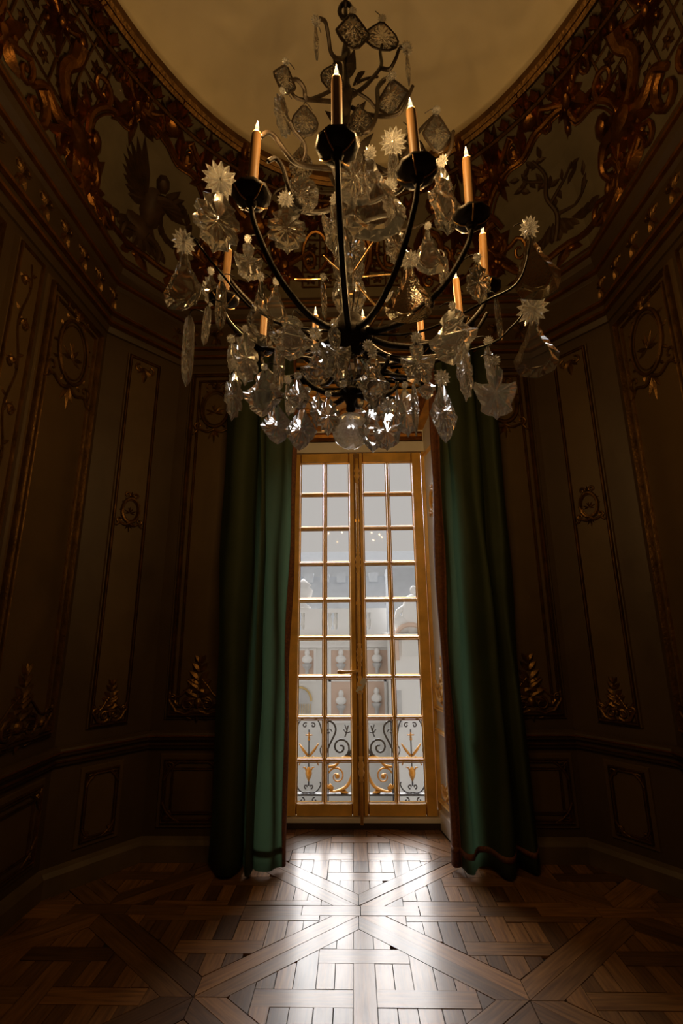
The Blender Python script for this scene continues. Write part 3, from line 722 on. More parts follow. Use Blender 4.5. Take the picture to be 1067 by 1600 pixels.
# central medallion over the window and side brackets
mb = MB(); f = lambda u, v, n=0: fcove(90+u*9, .40+v*.3, n+.01)
o_ring(mb, f, -.85, 0, .28, .55, .016); o_ring(mb, f, .85, 0, .28, .55, .016); o_ring(mb, f, 0, -.05, .42, .75, .024); o_ring(mb, f, 0, -.05, .34, .6, .010)
for k in range(12): a = k*30; o_leaf(mb, f, .42*math.cos(R(a)), -.05+.75*math.sin(R(a)), a, .3, .14, .04)
mb.build('medallion_ornament', 'gilding', cove)

# ------------------------------------------------------------------ the window
win = {}
PZ0, PZ1, ROWS = .170, 2.977, 9
MUN = .026
def leaf(idx, x0, x1, g0, g1, label):
    o = empty('window_%d' % idx, ((x0+x1)/2, YD+.025, .075)); o['kind'] = 'structure'; tag(o, label)
    ctr = Vector(o.location)
    def P(mb, name, m, smooth=False):
        mb.v = [tuple(Vector(p)-ctr) for p in mb.v]; return mb.build(name, m, o, smooth)
    def bar(name, a, b, m='window_wood'):
        (ax, ay, az), (bx, by, bz) = a, b; mb = MB(); c = .006
        fm = lambda u, v, n=0: Vector((u, by-(n), v))
        mb = slab(fm, ax, bx, az, bz, 0, (by-ay), c); return P(mb, name, m)
    y0, y1 = YD, YD+.05
    bar('stile', (x0, y0, .075), (g0, y1, 3.07)); bar('stile', (g1, y0, .075), (x1, y1, 3.07))
    bar('rail', (g0, y0, .075), (g1, y1, PZ0)); bar('rail', (g0, y0, PZ1), (g1, y1, 3.07))
    xm = (g0+g1)/2; h = (PZ1-PZ0-(ROWS-1)*MUN)/ROWS
    bar('muntin', (xm-MUN/2, y0+.006, PZ0), (xm+MUN/2, y1-.006, PZ1))
    for r in range(ROWS):
        z = PZ0+r*(h+MUN)
        for a, b in ((g0, xm-MUN/2), (xm+MUN/2, g1)):
            if r: bar('muntin', (a, y0+.008, z-MUN), (b, y1-.008, z))
            mb = MB(); mb.box((a, YD+.024, z), (b, YD+.028, z+h)); p = P(mb, 'pane', 'pane_glass')
            fm = lambda u, v, n=0: Vector((u, YD+.024-n, v)); P(frame(fm, a, b, z, z+h, .009, .010, [(0, 0), (0, 1), (.5, .9), (1, 0)]), 'glazing_bead', 'window_gilt')
    return o
w1 = leaf(1, -.560, .0395, -.465, -.023, 'left glazed leaf of the tall gilt wood french window')
w2 = leaf(2, .0405, .640, .103, .551, 'right glazed leaf of the tall gilt wood french window')
# closing bolt on the right leaf
mb = slab(lambda u, v, n=0: Vector((u, YD-n, v)), .018, .074, .085, 3.06, 0, .014, .008); o = mb.build('astragal', 'astragal_wood', w2); o.location = -Vector(w2.location)
bx = .048
mb = MB(); mb.tube([(bx, YD-.026, .03), (bx, YD-.026, 3.0)], .0125, 8); bolt = mb.build('espagnolette_bolt', 'bolt_gold', w2, True); bolt.location = -Vector(w2.location)
def sub(mb, name, m, par, smooth=True):
    o = mb.build(name, m, par, smooth); return o
for z in (2.86, 2.05, 1.28, 1.02, .42):
    mb = MB(); mb.lathe([(.006, -.095), (.018, -.088), (.013, -.06), (.027, -.025), (.016, 0), (.027, .025), (.013, .06), (.018, .088), (.006, .095)], (bx, YD-.028, z), 12); sub(mb, 'collar', 'bolt_gold', bolt)
for z in (2.42, 1.70, .72):
    mb = MB(); mb.box((bx-.024, YD-.034, z-.012), (bx+.018, YD, z+.012)); sub(mb, 'bracket', 'window_gilt', bolt, False)
mb = MB(); mb.tube([(bx, YD-.03, 1.155), (bx-.06, YD-.045, 1.15), (bx-.12, YD-.05, 1.145), (bx-.16, YD-.05, 1.147)], [.011, .009, .012, .017], 8); mb.ball((bx-.17, YD-.05, 1.147), .016); sub(mb, 'handle', 'bolt_gold', bolt)
mb = MB(); c = Vector((bx+.012, YD-.05, 1.04)); mt = Matrix.Rotation(R(28), 3, 'Y')
mb.add([c+mt@Vector(p) for p in ((-.022, 0, -.06), (.022, 0, -.06), (.022, 0, .05), (.012, 0, .065), (-.012, 0, .065), (-.022, 0, .05), (-.022, .003, -.06), (.022, .003, -.06), (.022, .003, .05), (.012, .003, .065), (-.012, .003, .065), (-.022, .003, .05))],
    [(0, 1, 2, 3, 4, 5), (11, 10, 9, 8, 7, 6)]+[(i, i+6, (i+1) % 6+6, (i+1) % 6) for i in range(6)])
tagm = mb.build('paper_tag', 'paper'); tag(tagm, 'small pale tag hanging from the window handle', 'tag')
mb = MB(); mb.tube([c+Vector((-.03, 0, .06)), (bx-.03, YD-.046, 1.15)], .0012, 5); mb.build('string', 'paper', tagm)
# fixed frame, transom, sill and step
mb = MB(); mb.box((DX0-.02, YD-.005, .04), (-.562, YD+.09, 3.07)); mb.build('trim_3', 'window_wood', kind='structure')['label'] = 'fixed left jamb of the window frame'
mb = MB(); mb.box((.642, YD-.005, .04), (DX1+.02, YD+.09, 3.07)); mb.build('trim_4', 'window_wood', kind='structure')['label'] = 'fixed right jamb of the window frame'
mb = MB(); mb.box((DX0-.02, YD-.012, 3.072), (DX1+.02, YD+.09, 3.175)); tr = mb.build('trim_5', 'reveal_paint', kind='structure'); tr['label'] = 'pale transom across the top of the window'
fmX = WallFrame((DX1, YD-.012), (DX0, YD-.012)); strip(fmX, 0, fmX.L, [(3.175, -.01), (3.175, .02), (3.195, .035), (3.21, .02), (3.235, .03), (3.262, .012), (3.262, -.01)]).build('gilt_moulding', 'gilding', tr)
mb = MB(); mb.box((DX0-.05, YD-.012, ZSOF-.09), (DX1+.05, YD+.09, ZSOF+.2)); mb.build('transom_wall', 'reveal_paint', tr)
mb = MB(); mb.box((DX0-.01, YD-.03, .045), (DX1+.01, YD+.09, .073)); mb.build('trim_6', 'reveal_paint', kind='structure')['label'] = 'pale sill under the french window'
mb = MB(); mb.box((DX0-.01, YD-.028, -.01), (DX1+.01, YD+.09, .044)); mb.build('trim_7', 'dark_step', kind='structure')['label'] = 'dark step below the window sill'

# ------------------------------------------------------------------ curtains
def curtain(name, plan, ztop, label, edge_end, flare):
    root = empty(name, (sum(p[0] for p in plan)/len(plan), 3.42, .02)); tag(root, label, 'curtain', 'green curtains at the window')
    path = smooth_path([(x, y, 0) for x, y in plan], 8); n = len(path); cx = root.location.x
    NZ = 40
    def pt(i, k, off=0.):
        p = path[i]; t = k/NZ; z = .022+(ztop-.022)*t
        a = path[max(0, i-1)]; b = path[min(n-1, i+1)]; d = (b-a).normalized(); nr = Vector((d.y, -d.x, 0))
        if nr.y > 0 and False: nr = -nr
        s = i/n
        amp = 1-.25*t
        w = Vector((.010*math.sin(z*2.1+s*9)+.006*math.sin(z*5.3+s*17), .012*math.sin(z*1.7+s*12), 0))
        q = Vector((p.x+flare*(1-t)*(s-.5)*.05, 3.42+(p.y-3.42)*amp, 0))+w+nr*off
        return (q.x-root.location.x, q.y-root.location.y, z-root.location.z)
    def sheet(i0, i1, k0, k1, off, nm, m, th):
        mb = MB(); I = list(range(i0, i1+1)); K = list(range(k0, k1+1)); a = len(I)
        mb.add([pt(i, k, off) for k in K for i in I], [(q*a+j, q*a+j+1, (q+1)*a+j+1, (q+1)*a+j) for q in range(len(K)-1) for j in range(a-1)])
        o = mb.build(nm, m, root, True); md = o.modifiers.new('thickness', 'SOLIDIFY'); md.thickness = th; md.offset = 0; return o
    sheet(0, n-1, 0, NZ, 0, 'cloth', 'curtain_cloth', .004)
    b0, b1 = edge_end
    i0 = int(b0*(n-1)); i1 = int(b1*(n-1))
    for sg in (-1, 1): sheet(i0, i1, 0, NZ, .004*sg, 'edge_braid', 'braid', .003)
    # hem band near the floor
    mb = MB(); a = n
    vs = []
    for zz in (.10, .135):
        for i in range(n):
            for sg in ((1,) if True else ()):
                p = pt(i, 0, -.005 if flare < 0 else .005); q = pt(i, 1, -.005 if flare < 0 else .005); t = (zz-.022)/((ztop-.022)/NZ)
                vs.append((p[0]+(q[0]-p[0])*t, p[1]+(q[1]-p[1])*t, zz-root.location.z))
    mb.add(vs, [(i, i+1, n+i+1, n+i) for i in range(n-1)]); o = mb.build('hem_braid', 'braid', root, True); md = o.modifiers.new('thickness', 'SOLIDIFY'); md.thickness = .004; md.offset = 0
    return root
planL = [(-.99, 3.50), (-.95, 3.42), (-.89, 3.32), (-.81, 3.31), (-.755, 3.40), (-.745, 3.49), (-.715, 3.42), (-.685, 3.33), (-.655, 3.35), (-.645, 3.42), (-.632, 3.40), (-.61, 3.375), (-.565, 3.365), (-.535, 3.38), (-.518, 3.42), (-.49, 3.445), (-.45, 3.45), (-.43, 3.47)]
curtain('curtain', planL, 3.69, 'long green curtain hanging left of the window with rust braid edge', (.93, 1.), -1)
planR = [(.64, 3.50), (.628, 3.46), (.632, 3.43), (.652, 3.43), (.675, 3.445), (.688, 3.41), (.698, 3.37), (.73, 3.36), (.752, 3.41), (.79, 3.46), (.85, 3.45), (.88, 3.40), (.905, 3.31), (.945, 3.30), (.975, 3.38), (1.0, 3.48), (1.04, 3.42), (1.08, 3.38), (1.12, 3.43), (1.15, 3.50)]
curtain('curtain', planR, 3.69, 'long green curtain hanging right of the window with olive fold', (0, .24), 1)

# ------------------------------------------------------------------ balcony railing
RYY = 4.52
rail = empty('balcony_railing', (.045, RYY, -.02)); tag(rail, 'black and gold scrolled iron railing outside the window', 'railing')
def rp(mb, name, m, smooth=True):
    mb.v = [tuple(Vector(p)-Vector(rail.location)) for p in mb.v]; return mb.build(name, m, rail, smooth)
for nm, z, h in (('top_rail', .715, .026), ('bottom_rail', .095, .016), ('foot_rail', .01, .02)):
    mb = MB(); mb.box((-1.2, RYY-.02, z), (1.3, RYY+.02, z+h)); rp(mb, nm, 'iron', False)
def fr(u, v, n=0): return Vector((u, RYY-n, v))
class Pieces:
    def __init__(s, name, m): s.name = name; s.m = m
    def tube(s, *a, **k): q = MB(); q.tube(*a, **k); rp(q, s.name, s.m)
def arrow(xc):
    mb = MB(); mb.tube([fr(xc, .17), fr(xc, .62)], .006, 6); rp(mb, 'arrow_shaft', 'iron')
    mb = MB(); mb.lathe([(.002, -.075), (.018, -.045), (.030, -.01), (.026, .02), (.010, .04), (.003, .05)], (xc, RYY, .275), 10)
    for s in (-1, 1): mb.tube([fr(xc+s*.018, .285), fr(xc+s*.035, .315), fr(xc+s*.052, .312)], [.008, .007, .003], 6)
    rp(mb, 'tulip_finial', 'rail_gold')
    mb = MB()
    for s in (-1, 1):
        mb.tube([fr(xc+s*.006, .405), fr(xc+s*.05, .455), fr(xc+s*.085, .505)], [.011, .012, .006], 6); mb.tube([fr(xc+s*.03, .40), fr(xc+s*.07, .37), fr(xc+s*.085, .33)], [.009, .010, .005], 6)
    mb.ball(fr(xc, .54), .012); mb.tube([fr(xc-.03, .575), fr(xc+.03, .575)], .006, 6); mb.tube([fr(xc, .55), fr(xc, .62)], [.010, .004], 6)
    rp(mb, 'dart_ornament', 'rail_gold')
    mb = Pieces('iron_scroll', 'iron')
    for s in (-1, 1):
        mb.tube([fr(a, b) for a, b in [(xc+s*.02, .675)]+spiral(xc+s*.035, .655, .022, .004, 90, -s*.9, 10)], .006, 6)
        mb.tube(smooth_path([fr(xc+s*a, b) for a, b in [(.045, .70), (.075, .70), (.10, .655), (.115, .59), (.13, .58)]], 4), .006, 6)
        mb.tube([fr(a, b) for a, b in spiral(xc+s*.02, .165, .020, .004, 270, s*.9, 10)], .006, 6)
        mb.tube(smooth_path([fr(xc+s*a, b) for a, b in [(0, .12), (.04, .115), (.08, .135), (.105, .175), (.10, .20)]], 4), .006, 6)
        mb.tube([fr(a, b) for a, b in spiral(xc+s*.055, .055, .026, .004, 90, s*1., 10)], .006, 6)
        mb.tube(smooth_path([fr(xc+s*a, b) for a, b in [(.125, .50), (.10, .46), (.11, .42), (.13, .40)]], 4), .005, 6)
for xc in (-.405, .495): arrow(xc)
def big_scroll(s):
    X = lambda x: .045+s*x
    mb = MB()
    mb.tube(smooth_path([fr(X(a), b) for a, b in [(.085, .375), (.065, .32), (.075, .24), (.12, .165), (.20, .13), (.27, .125)]], 5), [.010+.014*math.sin(PI*i/25) for i in range(26)], 6, .6)
    mb.tube([fr(a, b) for a, b in spiral(X(.205), .245, .075, .010, 20 if s > 0 else 160, s*1.35, 18)], [.012-.0004*i for i in range(19)], 6, .7)
    mb.tube(smooth_path([fr(X(a), b) for a, b in [(.05, .385), (.10, .40), (.16, .385), (.215, .33), (.28, .32)]], 5), .017, 6, .7)
    for a, b, an, L in ((.18, .13, 200, .10), (.24, .14, 30, .08), (.12, .37, 120, .07), (.25, .12, 80, .07), (.06, .33, 240, .06)):
        an2 = an if s > 0 else 180-an; o_leaf(mb, fr, X(a), b, an2, L, .05, .012); o_leaf(mb, lambda u, v, n=0: fr(u, v, -n), X(a), b, an2, L, .05, .012)
    mb.ball(fr(X(.20), .245), .022)
    rp(mb, 'gilt_scroll', 'rail_gold')
    mb = Pieces('iron_scroll', 'iron')
    mb.tube([fr(a, b) for a, b in spiral(X(.17), .475, .085, .012, 250 if s > 0 else -70, -s*1.5, 20)], .009, 6)
    mb.tube(smooth_path([fr(X(a), b) for a, b in [(.0, .52), (.045, .50), (.08, .44), (.10, .41), (.05, .40)]], 5), .012, 6)
    mb.tube([fr(a, b) for a, b in spiral(X(.035), .48, .05, .01, 60 if s > 0 else 120, s*1.2, 14)], .008, 6)
    mb.tube(smooth_path([fr(X(a), b) for a, b in [(.30, .42), (.265, .50), (.215, .60), (.225, .66), (.27, .69), (.31, .66)]], 5), .009, 6)
    mb.tube(smooth_path([fr(X(a), b) for a, b in [(.13, .56), (.115, .60), (.10, .655)]], 4), .006, 6)
    for a, b, c, d in ((.12, .59, .145, .625), (.12, .59, .085, .60), (.113, .61, .13, .66)): mb.tube([fr(X(a), b), fr(X(c), d)], .005, 5)
    mb.tube([fr(a, b) for a, b in spiral(X(.275), .60, .03, .005, 180 if s > 0 else 0, -s*1., 10)], .005, 6)
    mb.tube([fr(a, b) for a, b in spiral(X(.30), .37, .035, .006, 0, s*1.2, 10)], .007, 6)
for s in (-1, 1): big_scroll(s)
for x in (-.60, -.235, .325, .69):
    mb = MB(); mb.tube([fr(x, .02), fr(x, .72)], .006, 6); rp(mb, 'baluster', 'iron')
mb = MB(); mb.box((-1.4, 4.18, -.16), (1.5, 4.66, -.02)); bal = mb.build('balcony_slab', 'courtyard_stone'); tag(bal, 'pale stone balcony slab under the iron railing', 'balcony')

# ------------------------------------------------------------------ courtyard buildings
FY = 24.
fac = empty('courtyard_facade', (0, FY, -6.2)); tag(fac, 'pale stone and pink brick facade across the courtyard with balustrade', 'building')
def fp(name, m, fn, smooth=False):
    mb = MB(); fn(mb); mb.v = [tuple(Vector(p)-Vector(fac.location)) for p in mb.v]; return mb.build(name, m, fac, smooth)
fp('stone_wall', 'stone_pale', lambda mb: mb.box((-14, FY, -6.2), (14, FY+1, .7)))
fp('entablature', 'stone_white', lambda mb: (mb.box((-14, FY-.25, .55), (14, FY+1, .82)), mb.box((-14, FY-.45, .82), (14, FY+1, 1.0)), mb.box((-14, FY-.6, 1.0), (14, FY+1, 1.16))))
fp('balustrade_plinth', 'stone_white', lambda mb: mb.box((-14, FY-.3, 1.16), (14, FY+.1, 1.42)))
fp('balustrade_coping', 'stone_white', lambda mb: mb.box((-14, FY-.35, 2.22), (14, FY+.15, 2.42)))
for k in range(-4, 5): fp('balustrade_pier', 'stone_white', lambda mb: mb.box((k*1.62-.42-.35, FY-.33, 1.42), (k*1.62+.42-.35, FY+.13, 2.22)))
prof = [(.06, 0), (.07, .08), (.13, .25), (.11, .42), (.06, .6), (.09, .74), (.09, .8)]
for k in range(-4, 4):
    for j in range(3): fp('baluster', 'stone_pale', lambda mb: mb.lathe(prof, (k*1.62+.46-.35+.06+j*.29, FY-.1, 1.42), 8))
fp('slate_roof', 'slate_pale', lambda mb: mb.add([(-14, FY+1.2, 1.2), (14, FY+1.2, 1.2), (14, FY+2.6, 4.3), (-14, FY+2.6, 4.3), (-14, FY+6, 4.6), (14, FY+6, 4.6)], [(0, 1, 2, 3), (3, 2, 5, 4)]))
for k in range(-6, 7): fp('roof_seam', 'slate_pale', lambda mb: mb.box((k*.9, FY+2.3, 3.95), (k*.9+.5, FY+2.7, 4.42+.05*(k % 2))))
def bust(x, z, y=FY):
    def g(mb):
        mb.ball((x, y-.3, z+.30), (.13, .14, .18), 10, 7); mb.ball((x, y-.28, z), (.26, .18, .20), 10, 6); mb.tube([(x, y-.3, z+.1), (x, y-.3, z+.22)], .08, 8)
    return fp('bust', 'stone_white', g, True)
def console(x, z):
    return fp('bust_console', 'facade_glass', lambda mb: (mb.lathe([(.04, -.62), (.10, -.45), (.09, -.3), (.20, -.16), (.24, -.05), (.10, 0)], (x, FY-.26, z-.18), 10)), True)
for x, z0, z1, hw in ((-2.3, -.9, .42, .35), (-.62, -.9, .42, .48), (1.12, -.9, .42, .52), (-.62, -2.75, -.95, .48), (1.02, -2.75, -.95, .42), (-4.4, -2.7, .4, .5), (4.8, -2.7, .4, .5)):
    fp('brick_panel', 'brick_pink', lambda mb: mb.box((x-hw, FY-.06, z0), (x+hw, FY+.1, z1)))
    fp('panel_surround', 'stone_white', lambda mb: (mb.box((x-hw-.12, FY-.1, z0-.12), (x+hw+.12, FY+.1, z0)), mb.box((x-hw-.12, FY-.1, z1), (x+hw+.12, FY+.1, z1+.1)), mb.box((x-hw-.12, FY-.1, z0), (x-hw, FY+.1, z1)), mb.box((x+hw, FY-.1, z0), (x+hw+.12, FY+.1, z1))))
for x, z in ((-2.25, .02), (-.62, .02), (1.12, .05), (-.62, -1.85), (1.06, -1.75)): bust(x, z); console(x, z)
# arched window with gilt balcony at left
def archw(mb):
    pts = [(-3.15, -2.45), (-2.05, -2.45), (-2.05, -1.9)]+[(-2.6+.55*math.cos(R(a)), -1.9+.62*math.sin(R(a))) for a in range(0, 181, 15)]+[(-3.15, -1.9)]
    mb.prism(pts, FY-.08, FY+.05)
fp('arched_window', 'facade_glass', archw)
fp('arch_surround', 'facade_gold', lambda mb: mb.tube([(-2.6+.55*math.cos(R(a)), FY-.1, -1.9+.62*math.sin(R(a))) for a in range(0, 181, 12)], .05, 6))
fp('gilt_grille', 'facade_gold', lambda mb: [mb.tube([(-3.1+.1*k, FY-.12, -2.45), (-3.1+.1*k, FY-.12, -2.02)], .018, 5) for k in range(11)])
for zz in (-1.5, -1.9, -2.3, -.2, .15): fp('quoin_joint', 'facade_glass', lambda mb: mb.box((-3.3, FY-.02, zz), (-2.85, FY+.1, zz+.05)))
# statuary on the balustrade: vase at left, trophy group at right
def vase(x, z, h):
    v = MB(); v.lathe([(.24*h, 0), (.26*h, .06*h), (.10*h, .16*h), (.30*h, .42*h), (.33*h, .60*h), (.22*h, .72*h), (.28*h, .78*h), (.10*h, .92*h), (.02*h, 1.0*h)], (0, 0, 0), 14)
    o = v.build('stone_vase', 'stone_white', None, True, (x, FY-.1, z)); return o
tag(vase(-2.50, 2.42, 1.5), 'white stone vase on the far balustrade at left', 'vase'); tag(vase(.35, 2.42, .95), 'small white stone vase on the far balustrade near the middle', 'vase')
# right pavilion, nearer
pav = empty('courtyard_pavilion', (3.2, 20, -6.2)); tag(pav, 'pale projecting pavilion with curved hood at the right of the courtyard', 'building')
def pp(name, m, fn, smooth=False):
    mb = MB(); fn(mb); mb.v = [tuple(Vector(p)-Vector(pav.location)) for p in mb.v]; return mb.build(name, m, pav, smooth)
PVX, PVY = 1.60, 20.
pp('pavilion_wall', 'stone_white', lambda mb: mb.box((PVX, PVY, -6.2), (PVX+6, PVY+3.2, 1.15)))
pp('pavilion_cornice', 'stone_pale', lambda mb: (mb.box((PVX-.12, PVY-.2, 1.0), (PVX+6, PVY+3.2, 1.12)), mb.box((PVX-.2, PVY-.3, 1.12), (PVX+6, PVY+3.2, 1.25))))
pp('curved_hood', 'brick_pink', lambda mb: mb.tube([(PVX+.15, PVY-.1, .2), (PVX+.15, PVY-.1, 1.15)]+[(PVX+.75+.6*math.cos(R(a)), PVY-.1, 1.15+.45*math.sin(R(a))) for a in range(180, -1, -20)]+[(PVX+1.35, PVY-.1, .2)], .09, 6))
pp('tablet', 'stone_pale', lambda mb: mb.box((PVX+.35, PVY-.08, .35), (PVX+1.2, PVY, 1.05)))
pp('window_recess', 'facade_glass', lambda mb: mb.box((PVX+.05, PVY-.05, -2.3), (PVX+.28, PVY+.02, -.95)))
pp('pavilion_roof', 'slate_pale', lambda mb: mb.add([(PVX, PVY+1.0, 1.25), (PVX+6, PVY+1.0, 1.25), (PVX+6, PVY+2.2, 4.2), (PVX, PVY+2.2, 4.2), (PVX, PVY+3.2, 1.25), (PVX, PVY+3.2, 4.2)], [(0, 1, 2, 3), (0, 3, 5, 4)]))
def trophy(mb):
    c = Vector((PVX+.85, PVY+.2, 1.25))
    mb.ball(c+Vector((0, 0, .75)), (.42, .3, .85), 12, 8); mb.ball(c+Vector((.1, -.1, 1.75)), (.15, .15, .2), 10, 6); mb.ball(c+Vector((-.4, 0, .35)), (.4, .25, .38), 10, 6); mb.ball(c+Vector((.5, 0, .4)), (.38, .25, .42), 10, 6)
    mb.tube([c+Vector((-.2, 0, 1.1)), c+Vector((-.55, 0, .9)), c+Vector((-.75, 0, .35))], [.14, .12, .08], 8); mb.tube([c+Vector((.2, 0, 1.2)), c+Vector((.5, 0, .95)), c+Vector((.75, 0, .3))], [.14, .12, .08], 8)
mb = MB(); trophy(mb); o = mb.build('statue_group', 'stone_white', None, True); tag(o, 'white draped statue group on the pavilion cornice', 'statue')
mb = MB(); mb.box((-30, 4.7, -6.4), (30, 40, -6.2)); o = mb.build('courtyard_ground', 'courtyard_stone', kind='structure'); tag(o, 'pale paved courtyard below the window')
# far roof beyond
mb = MB(); mb.box((-20, 60, -6), (22, 64, 9.5)); mb.add([(-20, 60, 9.5), (22, 60, 9.5), (22, 64, 9.5), (-20, 64, 9.5), (-18, 62, 11.3), (20, 62, 11.3)], [(0, 1, 5, 4), (1, 2, 5), (2, 3, 4, 5), (3, 0, 4)])
o = mb.build('distant_roof', 'slate_pale'); tag(o, 'faint pale roofline far behind the courtyard facade', 'building')

# ------------------------------------------------------------------ the chandelier
CH = Vector((0, 1.28, 2.0))
ch = empty('chandelier', CH); tag(ch, 'large bronze chandelier hung with cut crystal pendants and lit candles', 'chandelier')
def cp(mb, name, m, smooth=True, par=None, label=None):
    mb.v = [tuple(Vector(p)-CH) for p in mb.v]; o = mb.build(name, m, par or ch, smooth)
    if label: o['label'] = label
    return o
def ax(prof, n=24, lobes=0, amp=0):
    mb = MB(); mb.lathe(prof, (CH.x, CH.y, 0), n, lobes, amp); return mb
# chain up to the ceiling
link = MB(); link.tube([(.023*math.cos(a), 0, .040*math.sin(a)) for a in [2*PI*i/14 for i in range(14)]], .0085, 6, closed=True)
l0 = link.build('chain_link', 'dark_bronze', ch, True); z = 3.66-CH.z; k = 0
while z+CH.z < 5.24:
    m = Matrix.Translation((0, 0, z)) @ Matrix.Rotation(PI/2*(k % 2), 4, 'Z')
    if k == 0: l0.matrix_local = m
    else: copy_of(l0, ch, m)
    z += .056; k += 1
cp(ax([(.0, 5.20), (.05, 5.205), (.07, 5.225), (.075, 5.255), (.0, 5.262)]), 'ceiling_rose', 'dark_bronze')
cp(ax([(.002, 2.84), (.020, 2.85), (.014, 2.90), (.011, 2.95), (.030, 2.98), (.034, 3.01), (.016, 3.04), (.012, 3.10), (.026, 3.14), (.030, 3.18), (.014, 3.21), (.011, 3.29), (.020, 3.33), (.024, 3.36), (.012, 3.40), (.010, 3.50), (.018, 3.54), (.014, 3.58), (.007, 3.62), (.002, 3.64)], 16), 'stem', 'dark_bronze')
cp(ax([(.006, 2.44), (.006, 2.86)], 8), 'core_rod', 'dark_bronze')
# bronze leaves clasping the stem
for zc, n_, L in ((3.02, 6, .11), (3.18, 5, .09), (3.40, 5, .08), (2.90, 6, .08)):
    mb = MB()
    for i in range(n_):
        a = 2*PI*i/n_+zc*3; d = Vector((math.cos(a), math.sin(a), 0))
        o_leaf(mb, lambda u, v, n=0: Vector((CH.x, CH.y, zc))+d*(.022+v*.35+v*v*3+n)+Vector((-d.y, d.x, 0))*u+Vector((0, 0, v)), 0, 0, 90, L, L*.5, .012)
    cp(mb, 'leaf_collar', 'dark_bronze', False)
# crystal body
cp(ax([(.010, 2.845), (.030, 2.83), (.043, 2.80), (.045, 2.77), (.034, 2.735), (.016, 2.715), (.010, 2.71)], 24, 12, .05), 'crystal_vase', 'crystal', False)
cp(ax([(.010, 2.71), (.050, 2.700), (.056, 2.690), (.040, 2.675), (.012, 2.67)], 24, 12, .06), 'crystal_disc', 'crystal', False)
cp(ax([(.010, 2.668), (.036, 2.655), (.048, 2.63), (.046, 2.60), (.030, 2.575), (.012, 2.57)], 28, 14, .07), 'crystal_bulb', 'crystal', False)
cp(ax([(.012, 2.568), (.044, 2.555), (.050, 2.53), (.048, 2.50), (.034, 2.47), (.026, 2.445), (.010, 2.44)], 28, 14, .08), 'crystal_bulb', 'crystal', False)
cp(ax([(.004, 2.44), (.035, 2.438), (.045, 2.42), (.050, 2.395), (.066, 2.385), (.070, 2.36), (.060, 2.34), (.040, 2.33), (.030, 2.31), (.004, 2.305)], 20), 'hub', 'dark_bronze')
cp(ax([(.010, 2.305), (.034, 2.295), (.052, 2.275), (.056, 2.25), (.044, 2.215), (.022, 2.195), (.008, 2.192)], 28, 14, .07), 'crystal_urn', 'crystal', False)
cp(ax([(.002, 2.195), (.030, 2.19), (.036, 2.178), (.020, 2.165), (.012, 2.14), (.014, 2.125), (.004, 2.113)], 16), 'bottom_cup', 'dark_bronze')
for k in range(6):
    a = R(60*k+15); d = Vector((math.cos(a), math.sin(a), 0)); b = Vector((CH.x, CH.y, 0))
    mb = MB(); mb.tube(smooth_path([b+d*.02+Vector((0, 0, 2.178)), b+d*.06+Vector((0, 0, 2.170)), b+d*.11+Vector((0, 0, 2.185)), b+d*.145+Vector((0, 0, 2.215)), b+d*.15+Vector((0, 0, 2.235))], 4), [.010-.0003*i for i in range(17)], 7); cp(mb, 'basket_arm', 'dark_bronze')
# faceted ball
bm = bmesh.new(); bmesh.ops.create_icosphere(bm, subdivisions=3, radius=.0545); me = bpy.data.meshes.new('crystal_ball'); bm.to_mesh(me); bm.free(); me.materials.append(M['ball_glass'])
o = bpy.data.objects.new('crystal_ball', me); C.objects.link(o); o.parent = ch; o.location = (0, 0, .058); o['label'] = 'faceted clear crystal ball at the bottom of the chandelier'
# ---------------- candle arms
RING, ZB = .43, 2.545
CANDLES = [(-127, .405, 'lit amber candle at front left of the chandelier, above the star rosette'), (-93, .44, 'lit amber candle nearest the viewer, rising in front of the bronze stem'), (-66, .41, 'lit amber candle right of the stem on a round dark dish'),
    (-36, .405, 'lit amber candle standing against the gilt cove at right'), (4, .44, 'amber candle at far right, half hidden behind a leaf pendant'), (29, .46, 'orange candle with flame at right rear, above a clear shield shaped pendant'), (52, .46, 'orange candle at right rear in front of the gilt frieze'),
    (135, .49, 'orange candle at left rear crossed by a bronze arm'), (172, .42, 'lit candle at far left seen through a crystal plaque'), (82, .45, 'candle at the rear just right of the crystal column'), (108, .45, 'candle at the rear just left of the crystal column')]
def bobeche(c, k):
    mb = MB(); mb.lathe([(.012, -.004), (.030, -.002), (.046, .010), (.050, .018), (.047, .019), (.030, .006), (.012, .003)], c, 20, 10, .03); b = cp(mb, 'drip_dish', 'dark_bronze', True)
    mb = MB(); mb.lathe([(.006, -.022), (.013, -.016), (.018, 0), (.0155, .012), (.019, .030), (.0165, .032), (.006, .02)], c, 12); mb.v = [tuple(Vector(p)-CH) for p in mb.v]; mb.build('candle_cup', 'dark_bronze', b, True)
    mb = MB()
    for q in range(2):
        a = R(45+90*q+k*13); d = Vector((math.cos(a), math.sin(a), 0)); c_ = Vector(c)
        mb.tube([c_-d*.049+Vector((0, 0, .012)), c_-d*.03+Vector((0, 0, -.004)), c_+Vector((0, 0, -.012)), c_+d*.03+Vector((0, 0, -.004)), c_+d*.049+Vector((0, 0, .012))], .0022, 5)
    mb.v = [tuple(Vector(p)-CH) for p in mb.v]; mb.build('dish_strap', 'brass_wire', b, True)
wax = MB(); wax.lathe([(.0, 0), (.0130, 0), (.0132, .05), (.0128, .19), (.0122, .204), (.0105, .211), (.004, .2095), (.0, .2085)], (0, 0, 0), 16)
flm = MB(); flm.lathe([(.0005, .209), (.0040, .214), (.0056, .222), (.0050, .232), (.0026, .243), (.0004, .253)], (0, 0, 0), 10)
wck = MB(); wck.tube([(0, 0, .207), (.0005, 0, .215)], .0009, 5)
